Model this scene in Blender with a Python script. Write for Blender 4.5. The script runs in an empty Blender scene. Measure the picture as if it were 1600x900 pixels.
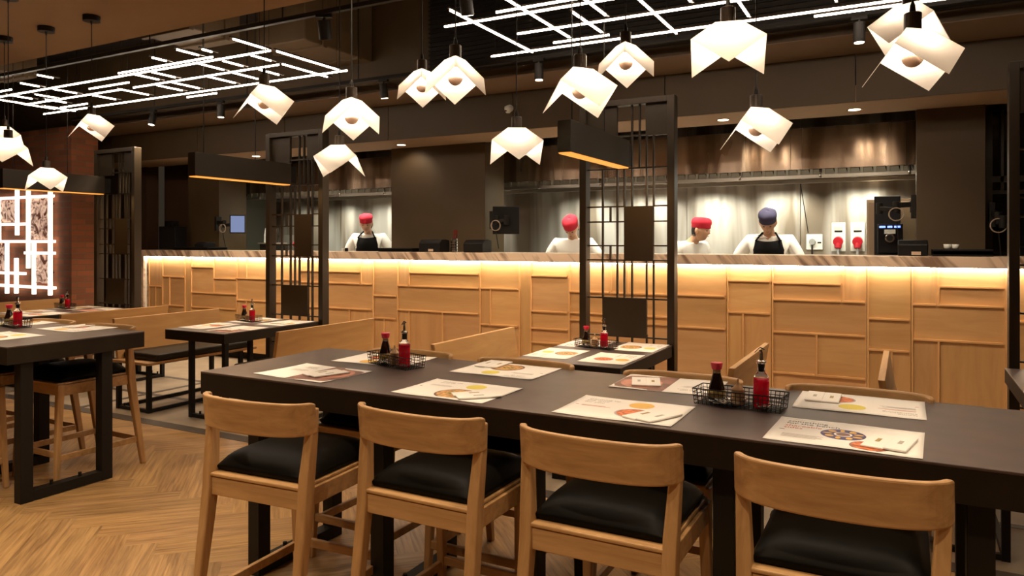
import bpy, bmesh, math, random
from mathutils import Vector, Matrix, Euler
R = math.radians
PI = math.pi
random.seed(7)
scn = bpy.context.scene
COL = scn.collection

# ------------------------------------------------------------------ camera
cam_d = bpy.data.cameras.new('camera')
cam = bpy.data.objects.new('camera', cam_d)
COL.objects.link(cam)
cam.location = (0, 0, 1.5)
cam.rotation_euler = (R(90), 0, R(28.3))
cam_d.sensor_width = 36
cam_d.lens = 36 * 1142 / 1600
cam_d.shift_y = -72 / 1600
cam_d.clip_start = 0.05
scn.camera = cam
# ------------------------------------------------------------------ colour management
scn.view_settings.view_transform = 'Standard'
scn.view_settings.look = 'None'
scn.view_settings.gamma = 1
scn.view_settings.use_curve_mapping = False
scn.view_settings.exposure = 1.2
# ------------------------------------------------------------------ world
wd = bpy.data.worlds.new('world')
scn.world = wd
wd.use_nodes = True
wd.node_tree.nodes['Background'].inputs[0].default_value = (1.0, .75, .5, 1)
wd.node_tree.nodes['Background'].inputs[1].default_value = .012

WARM = (1.0, .78, .53)
WARM2 = (1.0, .80, .58)
KITCH = (1.0, .97, .79)


def lamp(name, kind, loc, energy, color=WARM, rot=(0, 0, 0), parent=None, **kw):
    d = bpy.data.lights.new(name, kind)
    d.energy = energy
    d.color = color
    for k, v in kw.items():
        setattr(d, k, v)
    o = bpy.data.objects.new(name, d)
    COL.objects.link(o)
    o.location = loc
    o.rotation_euler = rot
    if parent:
        o.parent = parent
    return o


# lights mounted inside the extractor hood, aimed at the steel wall behind the cooks
for k in range(11):
    kx = -8.3 + k * .79
    if k == 5:
        continue
    lamp('hood_light', 'AREA', (kx, 8.02, 2.12), 1.6, KITCH, rot=(R(45), 0, 0), shape='RECTANGLE', size=.42, size_y=.10, spread=R(76))
# fill lights added along the hood's front edge to light the cooks
for kx in (-7.6, -6.1, -3.4, -2.2, -1.0, 0.1):
    lamp('hood_front_fill', 'AREA', (kx, 7.80, 2.13), 1.6, KITCH, rot=(R(-18), 0, 0), shape='RECTANGLE', size=.7, size_y=.12)
# unseen fill lights added behind the soffit edge to brighten the cooks
for kx in (-7.5, -6.2, -3.4, -2.2, -1.0):
    lamp('pass_fill', 'AREA', (kx, 7.14, 2.58), 5.5, KITCH, rot=(R(17), 0, 0), shape='RECTANGLE', size=.9, size_y=.10, spread=R(85))
# recessed downlights of the low ceiling over the near part of the room
DOWN = [(-6.1, 1.9), (-4.3, .7), (-2.9, .7), (-1.5, .7), (-.2, .7), (1.1, .7), (-3.6, 1.5), (-1.2, -.8), (1.2, -.8)]
for dx, dy in DOWN:
    lamp('unseen_downlight', 'SPOT', (dx, dy, 2.93), 55, WARM, spot_size=R(95), spot_blend=.8, shadow_soft_size=.05)

for dx in (-3.3, -1.95, -.6, .75, -4.9, -6.2):  # extra spots out of view, added to brighten tabletops and placemats
    lamp('unseen_downlight', 'SPOT', (dx, 2.25, 2.93), 42, WARM, spot_size=R(80), spot_blend=.9, shadow_soft_size=.06)
# ------------------------------------------------------------------ materials
MATS = {}


def newmat(name):
    m = bpy.data.materials.new(name)
    m.use_nodes = True
    MATS[name] = m
    return m, m.node_tree, m.node_tree.nodes['Principled BSDF']


def setp(b, **kw):
    names = dict(base='Base Color', rough='Roughness', metal='Metallic', spec='Specular IOR Level', trans='Transmission Weight',
                 ior='IOR', emc='Emission Color', ems='Emission Strength', coat='Coat Weight', alpha='Alpha', sheen='Sheen Weight')
    for k, v in kw.items():
        if k in ('base', 'emc'):
            v = (*v, 1) if len(v) == 3 else v
        b.inputs[names[k]].default_value = v


def plain(name, base, rough=.5, metal=0, noise=0.0, scale=20, bump=0.0, **kw):
    m, nt, b = newmat(name)
    setp(b, base=base, rough=rough, metal=metal, **kw)
    if noise or bump:
        tc = nt.nodes.new('ShaderNodeTexCoord')
        n = nt.nodes.new('ShaderNodeTexNoise')
        n.inputs['Scale'].default_value = scale
        n.inputs['Detail'].default_value = 5
        nt.links.new(tc.outputs['Object'], n.inputs['Vector'])
        if noise:
            r = nt.nodes.new('ShaderNodeValToRGB')
            r.color_ramp.elements[0].position = .3
            r.color_ramp.elements[1].position = .7
            r.color_ramp.elements[0].color = (*[c * (1 - noise) for c in base], 1)
            r.color_ramp.elements[1].color = (*[min(1, c * (1 + noise)) for c in base], 1)
            nt.links.new(n.outputs['Fac'], r.inputs['Fac'])
            nt.links.new(r.outputs['Color'], b.inputs['Base Color'])
        if bump:
            bp = nt.nodes.new('ShaderNodeBump')
            bp.inputs['Strength'].default_value = bump
            bp.inputs['Distance'].default_value = .01
            nt.links.new(n.outputs['Fac'], bp.inputs['Height'])
            nt.links.new(bp.outputs['Normal'], b.inputs['Normal'])
    return m


def wood(name, dark, light, stretch=(2, 2, 22), rough=.45, tone=False, scale=1.0, contrast=1.0, coords='Object'):
    """grain = stretched noise; if tone, per-face attribute 'tone' shifts it and 'uvw' gives plank coordinates"""
    m, nt, b = newmat(name)
    N = nt.nodes.new
    L = nt.links.new
    if tone:
        at = N('ShaderNodeAttribute')
        at.attribute_name = 'grain'
        vec = at.outputs['Vector']
    else:
        tc = N('ShaderNodeTexCoord')
        vec = tc.outputs[coords]
    mp = N('ShaderNodeMapping')
    mp.inputs['Scale'].default_value = stretch
    L(vec, mp.inputs['Vector'])
    n = N('ShaderNodeTexNoise')
    n.inputs['Scale'].default_value = scale
    n.inputs['Detail'].default_value = 6
    n.inputs['Roughness'].default_value = .6
    n.inputs['Distortion'].default_value = .6
    L(mp.outputs[0], n.inputs['Vector'])
    r = N('ShaderNodeValToRGB')
    r.color_ramp.elements[0].position = .5 - .22 / contrast
    r.color_ramp.elements[1].position = .5 + .22 / contrast
    r.color_ramp.elements[0].color = (*dark, 1)
    r.color_ramp.elements[1].color = (*light, 1)
    L(n.outputs['Fac'], r.inputs['Fac'])
    out = r.outputs['Color']
    if tone:
        a2 = N('ShaderNodeAttribute')
        a2.attribute_name = 'tone'
        mx = N('ShaderNodeMix')
        mx.data_type = 'RGBA'
        mx.blend_type = 'MULTIPLY'
        mx.inputs[0].default_value = 1
        L(out, mx.inputs[6])
        L(a2.outputs['Color'], mx.inputs[7])
        out = mx.outputs[2]
    L(out, b.inputs['Base Color'])
    bp = N('ShaderNodeBump')
    bp.inputs['Strength'].default_value = .08
    bp.inputs['Distance'].default_value = .004
    L(n.outputs['Fac'], bp.inputs['Height'])
    L(bp.outputs['Normal'], b.inputs['Normal'])
    setp(b, rough=rough)
    return m


OAK = wood('oak', (.33, .175, .066), (.51, .30, .128), (3, 30, 30), .45, scale=1.0, contrast=1.2)
OAKV = wood('oak_upright', (.33, .175, .066), (.51, .30, .128), (26, 26, 2.5), .45, scale=1.0, contrast=1.2)
BENCHW = wood('bench_oak', (.42, .22, .072), (.58, .34, .125), (14, 1.3, 10), .6, scale=1.2)
PANELW = wood('panel_oak', (.50, .265, .102), (.62, .36, .155), (1.2, 9, 9), .45, tone=True, scale=1.3)
FLOORW = wood('floor_oak', (.20, .105, .038), (.44, .26, .105), (2.2, 42, 1), .40, tone=True, scale=1.3, contrast=1.3)
TABLE = plain('table_laminate', (.076, .051, .043), .42, noise=.18, scale=9)
EDGE = plain('table_edge', (.020, .013, .007), .6, spec=.2, noise=.08, scale=12)
BLACKM = plain('black_metal', (.010, .008, .006), .55, spec=.25)
BRONZE = plain('bronze_metal', (.05, .036, .026), .38, metal=.6)
LEATHER = plain('black_leather', (.0032, .0024, .0012), .5, spec=.08, bump=.02, scale=160)
BENCHL = plain('bench_leather', (.016, .012, .006), .42, spec=.3)
SCREENM = plain('screen_bronze', (.026, .016, .006), .45, metal=.2, noise=.1, scale=4)
PLASTIC = plain('black_plastic', (.007, .006, .006), .45, spec=.25)
WHITEP = plain('white_plastic', (.62, .62, .56), .45)
REDP = plain('red_plastic', (.38, .010, .02), .35)
CAPRED = plain('red_cap', (.68, .01, .05), .35)
SOY = plain('soy_bottle', (.012, .004, .002), .08, spec=.7)
CLEAR, _nt, _b = newmat('clear_glass'); setp(_b, base=(.95, .95, .95), rough=.05, trans=1.0, ior=1.3)
LABELM = plain('bottle_label', (.30, .20, .05), .5, noise=.5, scale=60)
REDLIQ, _nt, _b = newmat('red_vinegar'); setp(_b, base=(.75, .005, .03), rough=.06, ior=1.3, trans=.45, spec=.6)
POT = plain('spice_pot', (.38, .22, .10), .3, noise=.2, scale=60)
CHROME = plain('chrome', (.75, .73, .70), .18, metal=1)
FOIL = plain('crumpled_foil_packets', (.7, .68, .66), .2, metal=.9, bump=1.0, scale=90)
CEIL = plain('ceiling_paint', (.235, .145, .070), .85, noise=.04, scale=3)
CEILD = plain('ceiling_dark', (.012, .007, .003), .9)
DUCT = plain('duct_wrap', (.085, .052, .020), .7, noise=.15, scale=3, bump=.3)
FASCIA = plain('fascia_veneer', (.056, .033, .010), .6, noise=.10, scale=2)
SOFF = plain('soffit_paint', (.34, .23, .14), .7)
BEAMU = plain('beam_paint', (.16, .105, .060), .75)
PIER = plain('pier_veneer', (.064, .038, .012), .6, noise=.1, scale=2)
DARKW = plain('dark_wall', (.07, .034, .014), .7, noise=.1, scale=3)
WALLP = plain('wall_paint', (.16, .10, .06), .8)
HATR = plain('red_cloth', (.50, .010, .030), .85)
HATB = plain('navy_cloth', (.030, .024, .060), .85)
JACK = plain('white_cloth', (.80, .76, .70), .85, bump=.3, scale=14)
APRON = plain('black_cloth', (.006, .005, .005), .9, spec=.1)
TROU = plain('grey_trousers', (.04, .04, .045), .9)
SHOE = plain('black_shoe', (.01, .01, .01), .5)
SKIN = plain('skin', (.50, .27, .16), .5)
SKIN2 = plain('skin_light', (.62, .36, .24), .5)
EYE = plain('dark_eye', (.02, .012, .01), .3)
PAPER = plain('paper', (.88, .84, .79), .6)
PRINTB = plain('print_black', (.03, .025, .025), .6)
PRINTR = plain('print_red', (.62, .10, .07), .6)
PRINTG = plain('print_grey', (.42, .38, .34), .6)
PRINTY = plain('print_yellow', (.80, .48, .10), .6)
PRINTLY = plain('print_lemon', (.74, .62, .10), .6)
PRINTN = plain('print_navy', (.05, .035, .14), .5)
PRINTF = plain('print_food', (.55, .30, .10), .6, noise=.7, scale=70)
PRINTF2 = plain('print_food_red', (.62, .16, .05), .6, noise=.7, scale=70)
PRINTP = plain('print_lilac', (.45, .38, .42), .6)
PRINTBR = plain('print_photo', (.22, .10, .075), .5, noise=.75, scale=9)
CONC = None


def emis(name, col, s, base=.8):
    m, nt, b = newmat(name)
    setp(b, base=(base, base, base), emc=col, ems=s)
    return m


TUBE = emis('led_tube', (1.0, .80, .62), 10.0)
ARTT = emis('art_tube', (1.0, .84, .68), 1.05)
STRIP = emis('counter_led', (1.0, .89, .70), 24.0)
BULB = emis('bulb_glow', (1.0, .83, .65), 100.0)
LENS = emis('downlight_lens', (1.0, .80, .55), 6.0)
SIGNL = emis('sign_underglow', (1.0, .34, .05), .55, .1)
BLUE = emis('blue_display', (.02, .12, .9), 1.6)
SCRN = emis('monitor_screen', (.25, .33, .60), .30, .02)

# translucent lamp shade
m, nt, b = newmat('shade_paper')
tr = nt.nodes.new('ShaderNodeBsdfTranslucent')
tr.inputs[0].default_value = (.97, .94, .89, 1)
df = nt.nodes.new('ShaderNodeBsdfDiffuse')
df.inputs[0].default_value = (.88, .85, .80, 1)
mx = nt.nodes.new('ShaderNodeMixShader')
mx.inputs[0].default_value = .55
nt.links.new(df.outputs[0], mx.inputs[1])
nt.links.new(tr.outputs[0], mx.inputs[2])
nt.links.new(mx.outputs[0], nt.nodes['Material Output'].inputs[0])
SHADE = m

# brushed steel; stretched dark and bright reflections are put into its colour as streaks
def steel(name, base, rough, wav):
    m, nt, b = newmat(name)
    N, L = nt.nodes.new, nt.links.new
    setp(b, base=base, metal=.85, rough=rough)
    tc = N('ShaderNodeTexCoord')
    mp = N('ShaderNodeMapping')
    mp.inputs['Scale'].default_value = (1.0, 1.0, .10)
    L(tc.outputs['Object'], mp.inputs[0])
    n = N('ShaderNodeTexNoise')
    n.inputs['Scale'].default_value = 2.6
    n.inputs['Detail'].default_value = 2
    L(mp.outputs[0], n.inputs['Vector'])
    bp = N('ShaderNodeBump')
    bp.inputs['Strength'].default_value = wav
    bp.inputs['Distance'].default_value = .12
    L(n.outputs['Fac'], bp.inputs['Height'])
    L(bp.outputs['Normal'], b.inputs['Normal'])
    n2 = N('ShaderNodeTexNoise')
    n2.inputs['Scale'].default_value = 3.4
    n2.inputs['Detail'].default_value = 3
    n2.inputs['Distortion'].default_value = .4
    L(mp.outputs[0], n2.inputs['Vector'])
    cr = N('ShaderNodeValToRGB')
    cr.color_ramp.elements[0].position = .38
    cr.color_ramp.elements[1].position = .58
    cr.color_ramp.elements[0].color = (base[0] * .42, base[1] * .36, base[2] * .30, 1)
    cr.color_ramp.elements[1].color = (*base, 1)
    L(n2.outputs['Fac'], cr.inputs[0])
    L(cr.outputs[0], b.inputs['Base Color'])
    mr = N('ShaderNodeMapRange')
    mr.inputs[3].default_value = rough * .6
    mr.inputs[4].default_value = rough * 1.5
    L(n.outputs['Fac'], mr.inputs[0])
    L(mr.outputs[0], b.inputs['Roughness'])
    return m


STEEL = steel('steel_wall', (.62, .60, .55), .42, .5)
HOODS = steel('steel_hood', (.66, .52, .40), .24, .45)
STEELP = plain('steel_plain', (.55, .53, .48), .35, metal=.9)

# marble
m, nt, b = newmat('marble')
N, L = nt.nodes.new, nt.links.new
tc = N('ShaderNodeTexCoord')
mp0 = N('ShaderNodeMapping')
mp0.inputs['Rotation'].default_value = (0, R(-52), 0)
L(tc.outputs['Object'], mp0.inputs[0])
mp = N('ShaderNodeMapping')
mp.inputs['Scale'].default_value = (.8, 2.2, 5.5)
L(mp0.outputs[0], mp.inputs[0])
n = N('ShaderNodeTexNoise')
n.inputs['Scale'].default_value = 2.2
n.inputs['Detail'].default_value = 8
n.inputs['Distortion'].default_value = .8
L(mp.outputs[0], n.inputs['Vector'])
r = N('ShaderNodeValToRGB')
r.color_ramp.elements[0].position = .36
r.color_ramp.elements[0].color = (.24, .15, .10, 1)
r.color_ramp.elements[1].position = .54
r.color_ramp.elements[1].color = (.68, .51, .37, 1)
L(n.outputs['Fac'], r.inputs[0])
L(r.outputs[0], b.inputs['Base Color'])
setp(b, rough=.3)
MARBLE = m

# brick
m, nt, b = newmat('brick')
N, L = nt.nodes.new, nt.links.new
tc = N('ShaderNodeTexCoord')
sx = N('ShaderNodeSeparateXYZ')
L(tc.outputs['Object'], sx.inputs[0])
ad = N('ShaderNodeMath')
L(sx.outputs[0], ad.inputs[0]); L(sx.outputs[1], ad.inputs[1])
cb = N('ShaderNodeCombineXYZ')
L(ad.outputs[0], cb.inputs[0]); L(sx.outputs[2], cb.inputs[1])
br = N('ShaderNodeTexBrick')
br.inputs['Scale'].default_value = 1
br.inputs['Brick Width'].default_value = .23
br.inputs['Row Height'].default_value = .075
br.inputs['Mortar Size'].default_value = .006
br.inputs['Color1'].default_value = (.27, .085, .032, 1)
br.inputs['Color2'].default_value = (.17, .058, .025, 1)
br.inputs['Mortar'].default_value = (.15, .09, .05, 1)
L(cb.outputs[0], br.inputs['Vector'])
L(br.outputs['Color'], b.inputs['Base Color'])
bp = N('ShaderNodeBump'); bp.inputs['Distance'].default_value = .01; bp.invert = True
L(br.outputs['Fac'], bp.inputs['Height']); L(bp.outputs[0], b.inputs['Normal'])
setp(b, rough=.85)
BRICK = m

# concrete tile floor
CONC = plain('concrete_tile', (.34, .265, .18), .6, noise=.16, scale=3.5)
CONCD = plain('dark_tile_strip', (.060, .045, .033), .55, noise=.1, scale=5)

# sepia crowd photograph on the art wall (a print, its lit look put in as emission)
m, nt, b = newmat('crowd_photo')
N, L = nt.nodes.new, nt.links.new
tc = N('ShaderNodeTexCoord')
v1 = N('ShaderNodeTexNoise'); v1.inputs['Scale'].default_value = 9; v1.inputs['Detail'].default_value = 3; v1.inputs['Distortion'].default_value = 1.6
L(tc.outputs['Object'], v1.inputs['Vector'])
r = N('ShaderNodeValToRGB')
r.color_ramp.elements[0].position = .40; r.color_ramp.elements[0].color = (.10, .025, .012, 1)
r.color_ramp.elements[1].position = .60; r.color_ramp.elements[1].color = (.95, .62, .45, 1)
L(v1.outputs['Fac'], r.inputs[0])
L(r.outputs[0], b.inputs['Base Color'])
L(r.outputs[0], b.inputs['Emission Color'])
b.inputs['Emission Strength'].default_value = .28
PHOTO = m


# ------------------------------------------------------------------ mesh building
class MB:
    def __init__(self):
        self.bm = bmesh.new()

    def face(self, pts):
        vs = [self.bm.verts.new(p) for p in pts]
        return self.bm.faces.new(vs)

    def box(self, x0, x1, y0, y1, z0, z1, mat=None):
        if x1 < x0: x0, x1 = x1, x0
        if y1 < y0: y0, y1 = y1, y0
        if z1 < z0: z0, z1 = z1, z0
        c = [(x, y, z) for x in (x0, x1) for y in (y0, y1) for z in (z0, z1)]
        if mat is not None:
            c = [mat @ Vector(p) for p in c]
        v = [self.bm.verts.new(p) for p in c]
        for f in ((0, 1, 3, 2), (4, 6, 7, 5), (0, 4, 5, 1), (2, 3, 7, 6), (0, 2, 6, 4), (1, 5, 7, 3)):
            self.bm.faces.new([v[i] for i in f])
        return self

    def bar(self, p, q, w, d, w2=None, d2=None, up=(0, 0, 1)):
        """rectangular bar from p to q; w across, d other way; tapering to w2,d2"""
        p, q = Vector(p), Vector(q)
        a = (q - p).normalized()
        u = Vector(up)
        if abs(a.dot(u)) > .9:
            u = Vector((0, 1, 0))
        s = a.cross(u).normalized()
        t = s.cross(a).normalized()
        w2 = w if w2 is None else w2
        d2 = d if d2 is None else d2
        vs = []
        for c, ww, dd in ((p, w, d), (q, w2, d2)):
            for i, j in ((-1, -1), (1, -1), (1, 1), (-1, 1)):
                vs.append(self.bm.verts.new(c + s * ww / 2 * i + t * dd / 2 * j))
        for f in ((3, 2, 1, 0), (4, 5, 6, 7), (0, 1, 5, 4), (1, 2, 6, 5), (2, 3, 7, 6), (3, 0, 4, 7)):
            self.bm.faces.new([vs[i] for i in f])
        return self

    def loft(self, rings_):
        """rings_: list of (centre, wx, wy): rectangular sections in the xy plane joined into one limb"""
        vr = []
        for c, wx, wy in rings_:
            vr.append([self.bm.verts.new((c[0] + i * wx / 2, c[1] + j * wy / 2, c[2])) for i, j in ((-1, -1), (1, -1), (1, 1), (-1, 1))])
        for a, b_ in zip(vr, vr[1:]):
            for k in range(4):
                self.bm.faces.new([a[k], a[(k + 1) % 4], b_[(k + 1) % 4], b_[k]])
        self.bm.faces.new(vr[0][::-1])
        self.bm.faces.new(vr[-1])
        return self

    def tube(self, pts, r, n=8, cap=True):
        pts = [Vector(p) for p in pts]
        rr = r if isinstance(r, (list, tuple)) else [r] * len(pts)
        rings = []
        prev = None
        for i, p in enumerate(pts):
            a = (pts[min(i + 1, len(pts) - 1)] - pts[max(i - 1, 0)]).normalized()
            if prev is None:
                u = Vector((0, 0, 1)) if abs(a.z) < .9 else Vector((1, 0, 0))
                s = a.cross(u).normalized()
            else:
                s = (prev - a * prev.dot(a)).normalized()
            prev = s
            t = a.cross(s)
            rings.append([self.bm.verts.new(p + (s * math.cos(2 * PI * k / n) + t * math.sin(2 * PI * k / n)) * rr[i]) for k in range(n)])
        for a, b_ in zip(rings, rings[1:]):
            for k in range(n):
                self.bm.faces.new([a[k], a[(k + 1) % n], b_[(k + 1) % n], b_[k]])
        if cap:
            self.bm.faces.new(rings[0][::-1])
            self.bm.faces.new(rings[-1])
        return self

    def lathe(self, prof, n=24, c=(0, 0, 0), sq=None, ring=False):
        """prof list of (r,z); sq = (sx,sy) scale"""
        sx, sy = sq or (1, 1)
        rings = []
        for r_, z in prof:
            rings.append([self.bm.verts.new((c[0] + r_ * sx * math.cos(2 * PI * k / n), c[1] + r_ * sy * math.sin(2 * PI * k / n), c[2] + z)) for k in range(n)])
        for a, b_ in zip(rings, rings[1:] + (rings[:1] if ring else [])):
            for k in range(n):
                self.bm.faces.new([a[k], a[(k + 1) % n], b_[(k + 1) % n], b_[k]])
        if not ring:
            self.bm.faces.new(rings[0][::-1])
            self.bm.faces.new(rings[-1])
        return self

    def prism(self, poly, z0, z1, mat=None):
        M = mat or Matrix()
        a = [self.bm.verts.new(M @ Vector((x, y, z0))) for x, y in poly]
        b_ = [self.bm.verts.new(M @ Vector((x, y, z1))) for x, y in poly]
        n = len(poly)
        self.bm.faces.new(a[::-1])
        self.bm.faces.new(b_)
        for k in range(n):
            self.bm.faces.new([a[k], a[(k + 1) % n], b_[(k + 1) % n], b_[k]])
        return self

    def build(self, name, mat, parent=None, loc=None, rot=None, bevel=0, smooth=False, seg=2, solid=0, sub=0):
        me = bpy.data.meshes.new(name)
        bmesh.ops.recalc_face_normals(self.bm, faces=self.bm.faces[:])
        self.bm.to_mesh(me)
        self.bm.free()
        me.materials.append(mat)
        o = bpy.data.objects.new(name, me)
        COL.objects.link(o)
        if parent:
            o.parent = parent
        if loc:
            o.location = loc
        if rot:
            o.rotation_euler = rot
        if bevel:
            bv = o.modifiers.new('bevel', 'BEVEL')
            bv.width = bevel
            bv.segments = seg
            bv.limit_method = 'ANGLE'
            bv.angle_limit = R(40)
        if solid:
            s = o.modifiers.new('solid', 'SOLIDIFY')
            s.thickness = solid
        if sub:
            s = o.modifiers.new('sub', 'SUBSURF')
            s.levels = s.render_levels = sub
        if smooth:
            for p in me.polygons:
                p.use_smooth = True
        return o


def tag(o, label=None, cat=None, group=None, kind=None):
    if label: o['label'] = label
    if cat: o['category'] = cat
    if group: o['group'] = group
    if kind: o['kind'] = kind
    return o


def empty(name, loc=(0, 0, 0), rz=0, label=None, cat=None, group=None):
    o = bpy.data.objects.new(name, None)
    COL.objects.link(o)
    o.location = loc
    o.rotation_euler = (0, 0, rz)
    o.empty_display_size = .1
    return tag(o, label, cat, group)


def copy_tree(o, parent=None):
    c = o.copy()
    COL.objects.link(c)
    if parent is not None:
        c.parent = parent
    for ch in list(o.children):
        copy_tree(ch, c)
    return c


class Proto:
    """first use gives the object itself, later uses give a copied tree"""
    def __init__(self, root):
        self.root = root
        self.used = False
        self.kids = list(root.children)

    def put(self, loc, rz=0, label=None, group=None):
        if self.used:
            o = self.root.copy()
            COL.objects.link(o)
            for ch in self.kids:
                copy_tree(ch, o)
        else:
            o = self.root
        self.used = True
        o.location = loc
        o.rotation_euler = (0, 0, rz)
        if label: o['label'] = label
        if group: o['group'] = group
        return o


def struct(mb, name, mat, bevel=0, **kw):
    return tag(mb.build(name, mat, bevel=bevel, **kw), kind='structure')


# ================================================================== SETTING
YW = 3.87          # end of the wood floor
# --- wood floor: herringbone planks at 45 degrees, one mesh
def herringbone():
    bm = bmesh.new()
    W, LN = .16, .80
    tn = bm.faces.layers.float_color.new('tone') if False else None
    faces = []
    rnd = random.Random(3)
    rot = Matrix.Rotation(R(45), 3, 'Z')
    verts, polys, tones, grains = [], [], [], []
    for k in range(-110, 110):
        for j in range(-20, 22):
            ox, oy = k * W + j * LN, -k * W + j * LN
            for kind in (0, 1):
                if kind == 0:
                    rc = (ox, oy, ox + LN, oy + W)
                else:
                    rc = (ox + LN, oy, ox + LN + W, oy + LN)
                g = .0006
                x0, y0, x1, y1 = rc[0] + g, rc[1] + g, rc[2] - g, rc[3] - g
                c = rot @ Vector(((x0 + x1) / 2, (y0 + y1) / 2, 0))
                if not (-9.0 < c.x - (-1) < 7.0 and -3.5 < c.y < YW + .7):
                    continue
                if not (c.x > -9.5 and c.x < 4.6):
                    continue
                cs = [(x0, y0), (x1, y0), (x1, y1), (x0, y1)]
                i0 = len(verts)
                verts += [rot @ Vector((x, y, 0)) for x, y in cs]
                polys.append((i0, i0 + 1, i0 + 2, i0 + 3))
                t = rnd.uniform(.78, 1.12)
                tones.append((t, t * rnd.uniform(.97, 1.02), t * rnd.uniform(.93, 1.03), 1))
                so = Vector((rnd.uniform(0, 50), rnd.uniform(0, 50), rnd.uniform(0, 50)))
                for x, y in cs:
                    u, v = (x - x0, y - y0) if kind == 0 else (y - y0, x - x0)
                    grains.append((u + so.x, v + so.y, so.z))
    me = bpy.data.meshes.new('floor')
    me.from_pydata(verts, [], polys)
    ta = me.attributes.new('tone', 'FLOAT_COLOR', 'CORNER')
    ga = me.attributes.new('grain', 'FLOAT_VECTOR', 'CORNER')
    for i, p in enumerate(me.polygons):
        for li in p.loop_indices:
            ta.data[li].color = tones[i]
            ga.data[li].vector = grains[li]
    bm = bmesh.new()
    bm.from_mesh(me)
    for co, no in (((0, YW, 0), (0, 1, 0)), ((0, -2.6, 0), (0, -1, 0)), ((3.98, 0, 0), (1, 0, 0))):
        bmesh.ops.bisect_plane(bm, geom=bm.verts[:] + bm.edges[:] + bm.faces[:], plane_co=co, plane_no=no, clear_outer=True)
    bm.to_mesh(me)
    bm.free()
    me.materials.append(FLOORW)
    o = bpy.data.objects.new('floor_wood', me)
    COL.objects.link(o)
    o.location = (0, 0, 0)
    return tag(o, kind='structure')


herringbone()
struct(MB().box(-14, 4, -2.6, 8.9, -.12, -.004), 'floor', CONC)
b_ = MB()
b_.box(-14, 4, YW, 6.5, -.004, 0)
struct(b_, 'floor_tiles', CONC)
b_ = MB()
b_.box(-14, 4, YW + .002, YW + .115, 0, .0025)
for yy in (4.62, 5.30):
    b_.box(-14, 4, yy, yy + .06, 0, .002)
for xx in (-6.62, -3.55, -.48):
    b_.box(xx, xx + .06, YW + .115, 6.4, 0, .0022)
struct(b_, 'floor_border_strips', CONCD)

# --- ceilings
ZL, ZH = 2.98, 3.95
struct(MB().box(-14, 4, -2.6, 3.37, ZL, ZH + .1), 'ceiling_low', CEIL)
struct(MB().box(-14, 4, 3.37, 5.8, ZH, ZH + .1), 'ceiling_high', CEILD)
# --- beams / soffit over the counter
struct(MB().box(-14, 4, 5.8, 6.08, 3.0, ZH + .1), 'ceiling_beam_front', FASCIA)
struct(MB().box(-14, 4, 6.08, 6.42, 3.02, ZH + .1), 'ceiling_beam_recess', BEAMU)
struct(MB().box(-14, 4, 5.801, 6.419, 2.995, 3.0), 'ceiling_beam_underside', BEAMU)
b_ = MB()
xs = [-14, -9.9, -8.1, -6.55, -5.0, -3.45, -1.9, -.35, 1.2, 2.75, 4]
for x0, x1 in zip(xs, xs[1:]):
    b_.box(x0 + .004, x1 - .004, 6.42, 6.5, 2.615, 3.3)
struct(b_, 'ceiling_fascia', FASCIA)
struct(MB().box(-14, 4, 6.43, 7.05, 2.612, 2.75), 'ceiling_soffit', SOFF)
struct(MB().box(-14, 4, 7.05, 8.9, 2.98, 3.1), 'ceiling_kitchen', CEILD)

# --- piers and walls
struct(MB().box(-5.42, -4.12, 7.02, 7.46, 0, 2.98), 'wall_pier_middle', PIER, bevel=.004)
struct(MB().box(.08, .57, 7.02, 7.46, 0, 2.98), 'wall_pier_right', PIER, bevel=.004)
struct(MB().box(-9.05, -8.41, 7.02, 7.5, 0, 2.98), 'wall_pier_left', PIER, bevel=.004)
struct(MB().box(-9.95, -9.05, 7.3, 7.5, 0, 2.98), 'wall_back_left', DARKW)
struct(MB().box(-14, -9.95, 7.0, 7.2, 0, 2.98), 'wall_back_far_left', DARKW)
struct(MB().box(-9.0, 4, 8.6, 8.75, 0, 1.0), 'wall_kitchen_base', STEELP)
b_ = MB()
xs = [-9.0, -7.6, -6.35, -4.9, -3.55, -2.28, -1.02, .23, 1.2]
for x0, x1 in zip(xs, xs[1:]):
    b_.box(x0 + .003, x1 - .003, 8.6, 8.7, 1.0, 2.98)
struct(b_, 'wall_kitchen_steel', STEEL)
struct(MB().box(1.2, 4, 8.6, 8.75, 1.0, 2.98), 'wall_kitchen_right', DARKW)
struct(MB().box(-9.15, -9.0, 7.5, 8.75, 0, 2.98), 'wall_kitchen_left', plain('grey_green_wall', (.09, .095, .075), .6))
struct(MB().box(-14.1, -14, -2.6, 8.9, 0, 4.0), 'wall_left', WALLP)
struct(MB().box(4, 4.1, -2.6, 8.9, 0, 4.0), 'wall_right', WALLP)
struct(MB().box(-14, 4, -2.7, -2.6, 0, 4.0), 'wall_front', WALLP)
struct(MB().box(-14, -9.46, 5.6, 5.95, 0, 3.0), 'wall_brick', BRICK)
# dark glazed window beside the right pier
w = MB()
w.box(.62, 1.6, 7.30, 7.34, 2.0, 2.05); w.box(.62, 1.6, 7.30, 7.34, 1.90, 1.93)
w.box(.585, .64, 7.28, 7.34, 0, 2.6); w.box(.70, .72, 7.3, 7.34, 1.93, 2.6)
wf = struct(w, 'window_1', SCREENM)
gl = MB().box(.64, 2.2, 7.36, 7.39, 0, 2.6).build('pane', plain('dark_pane', (.004, .004, .004), .1), wf)

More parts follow.
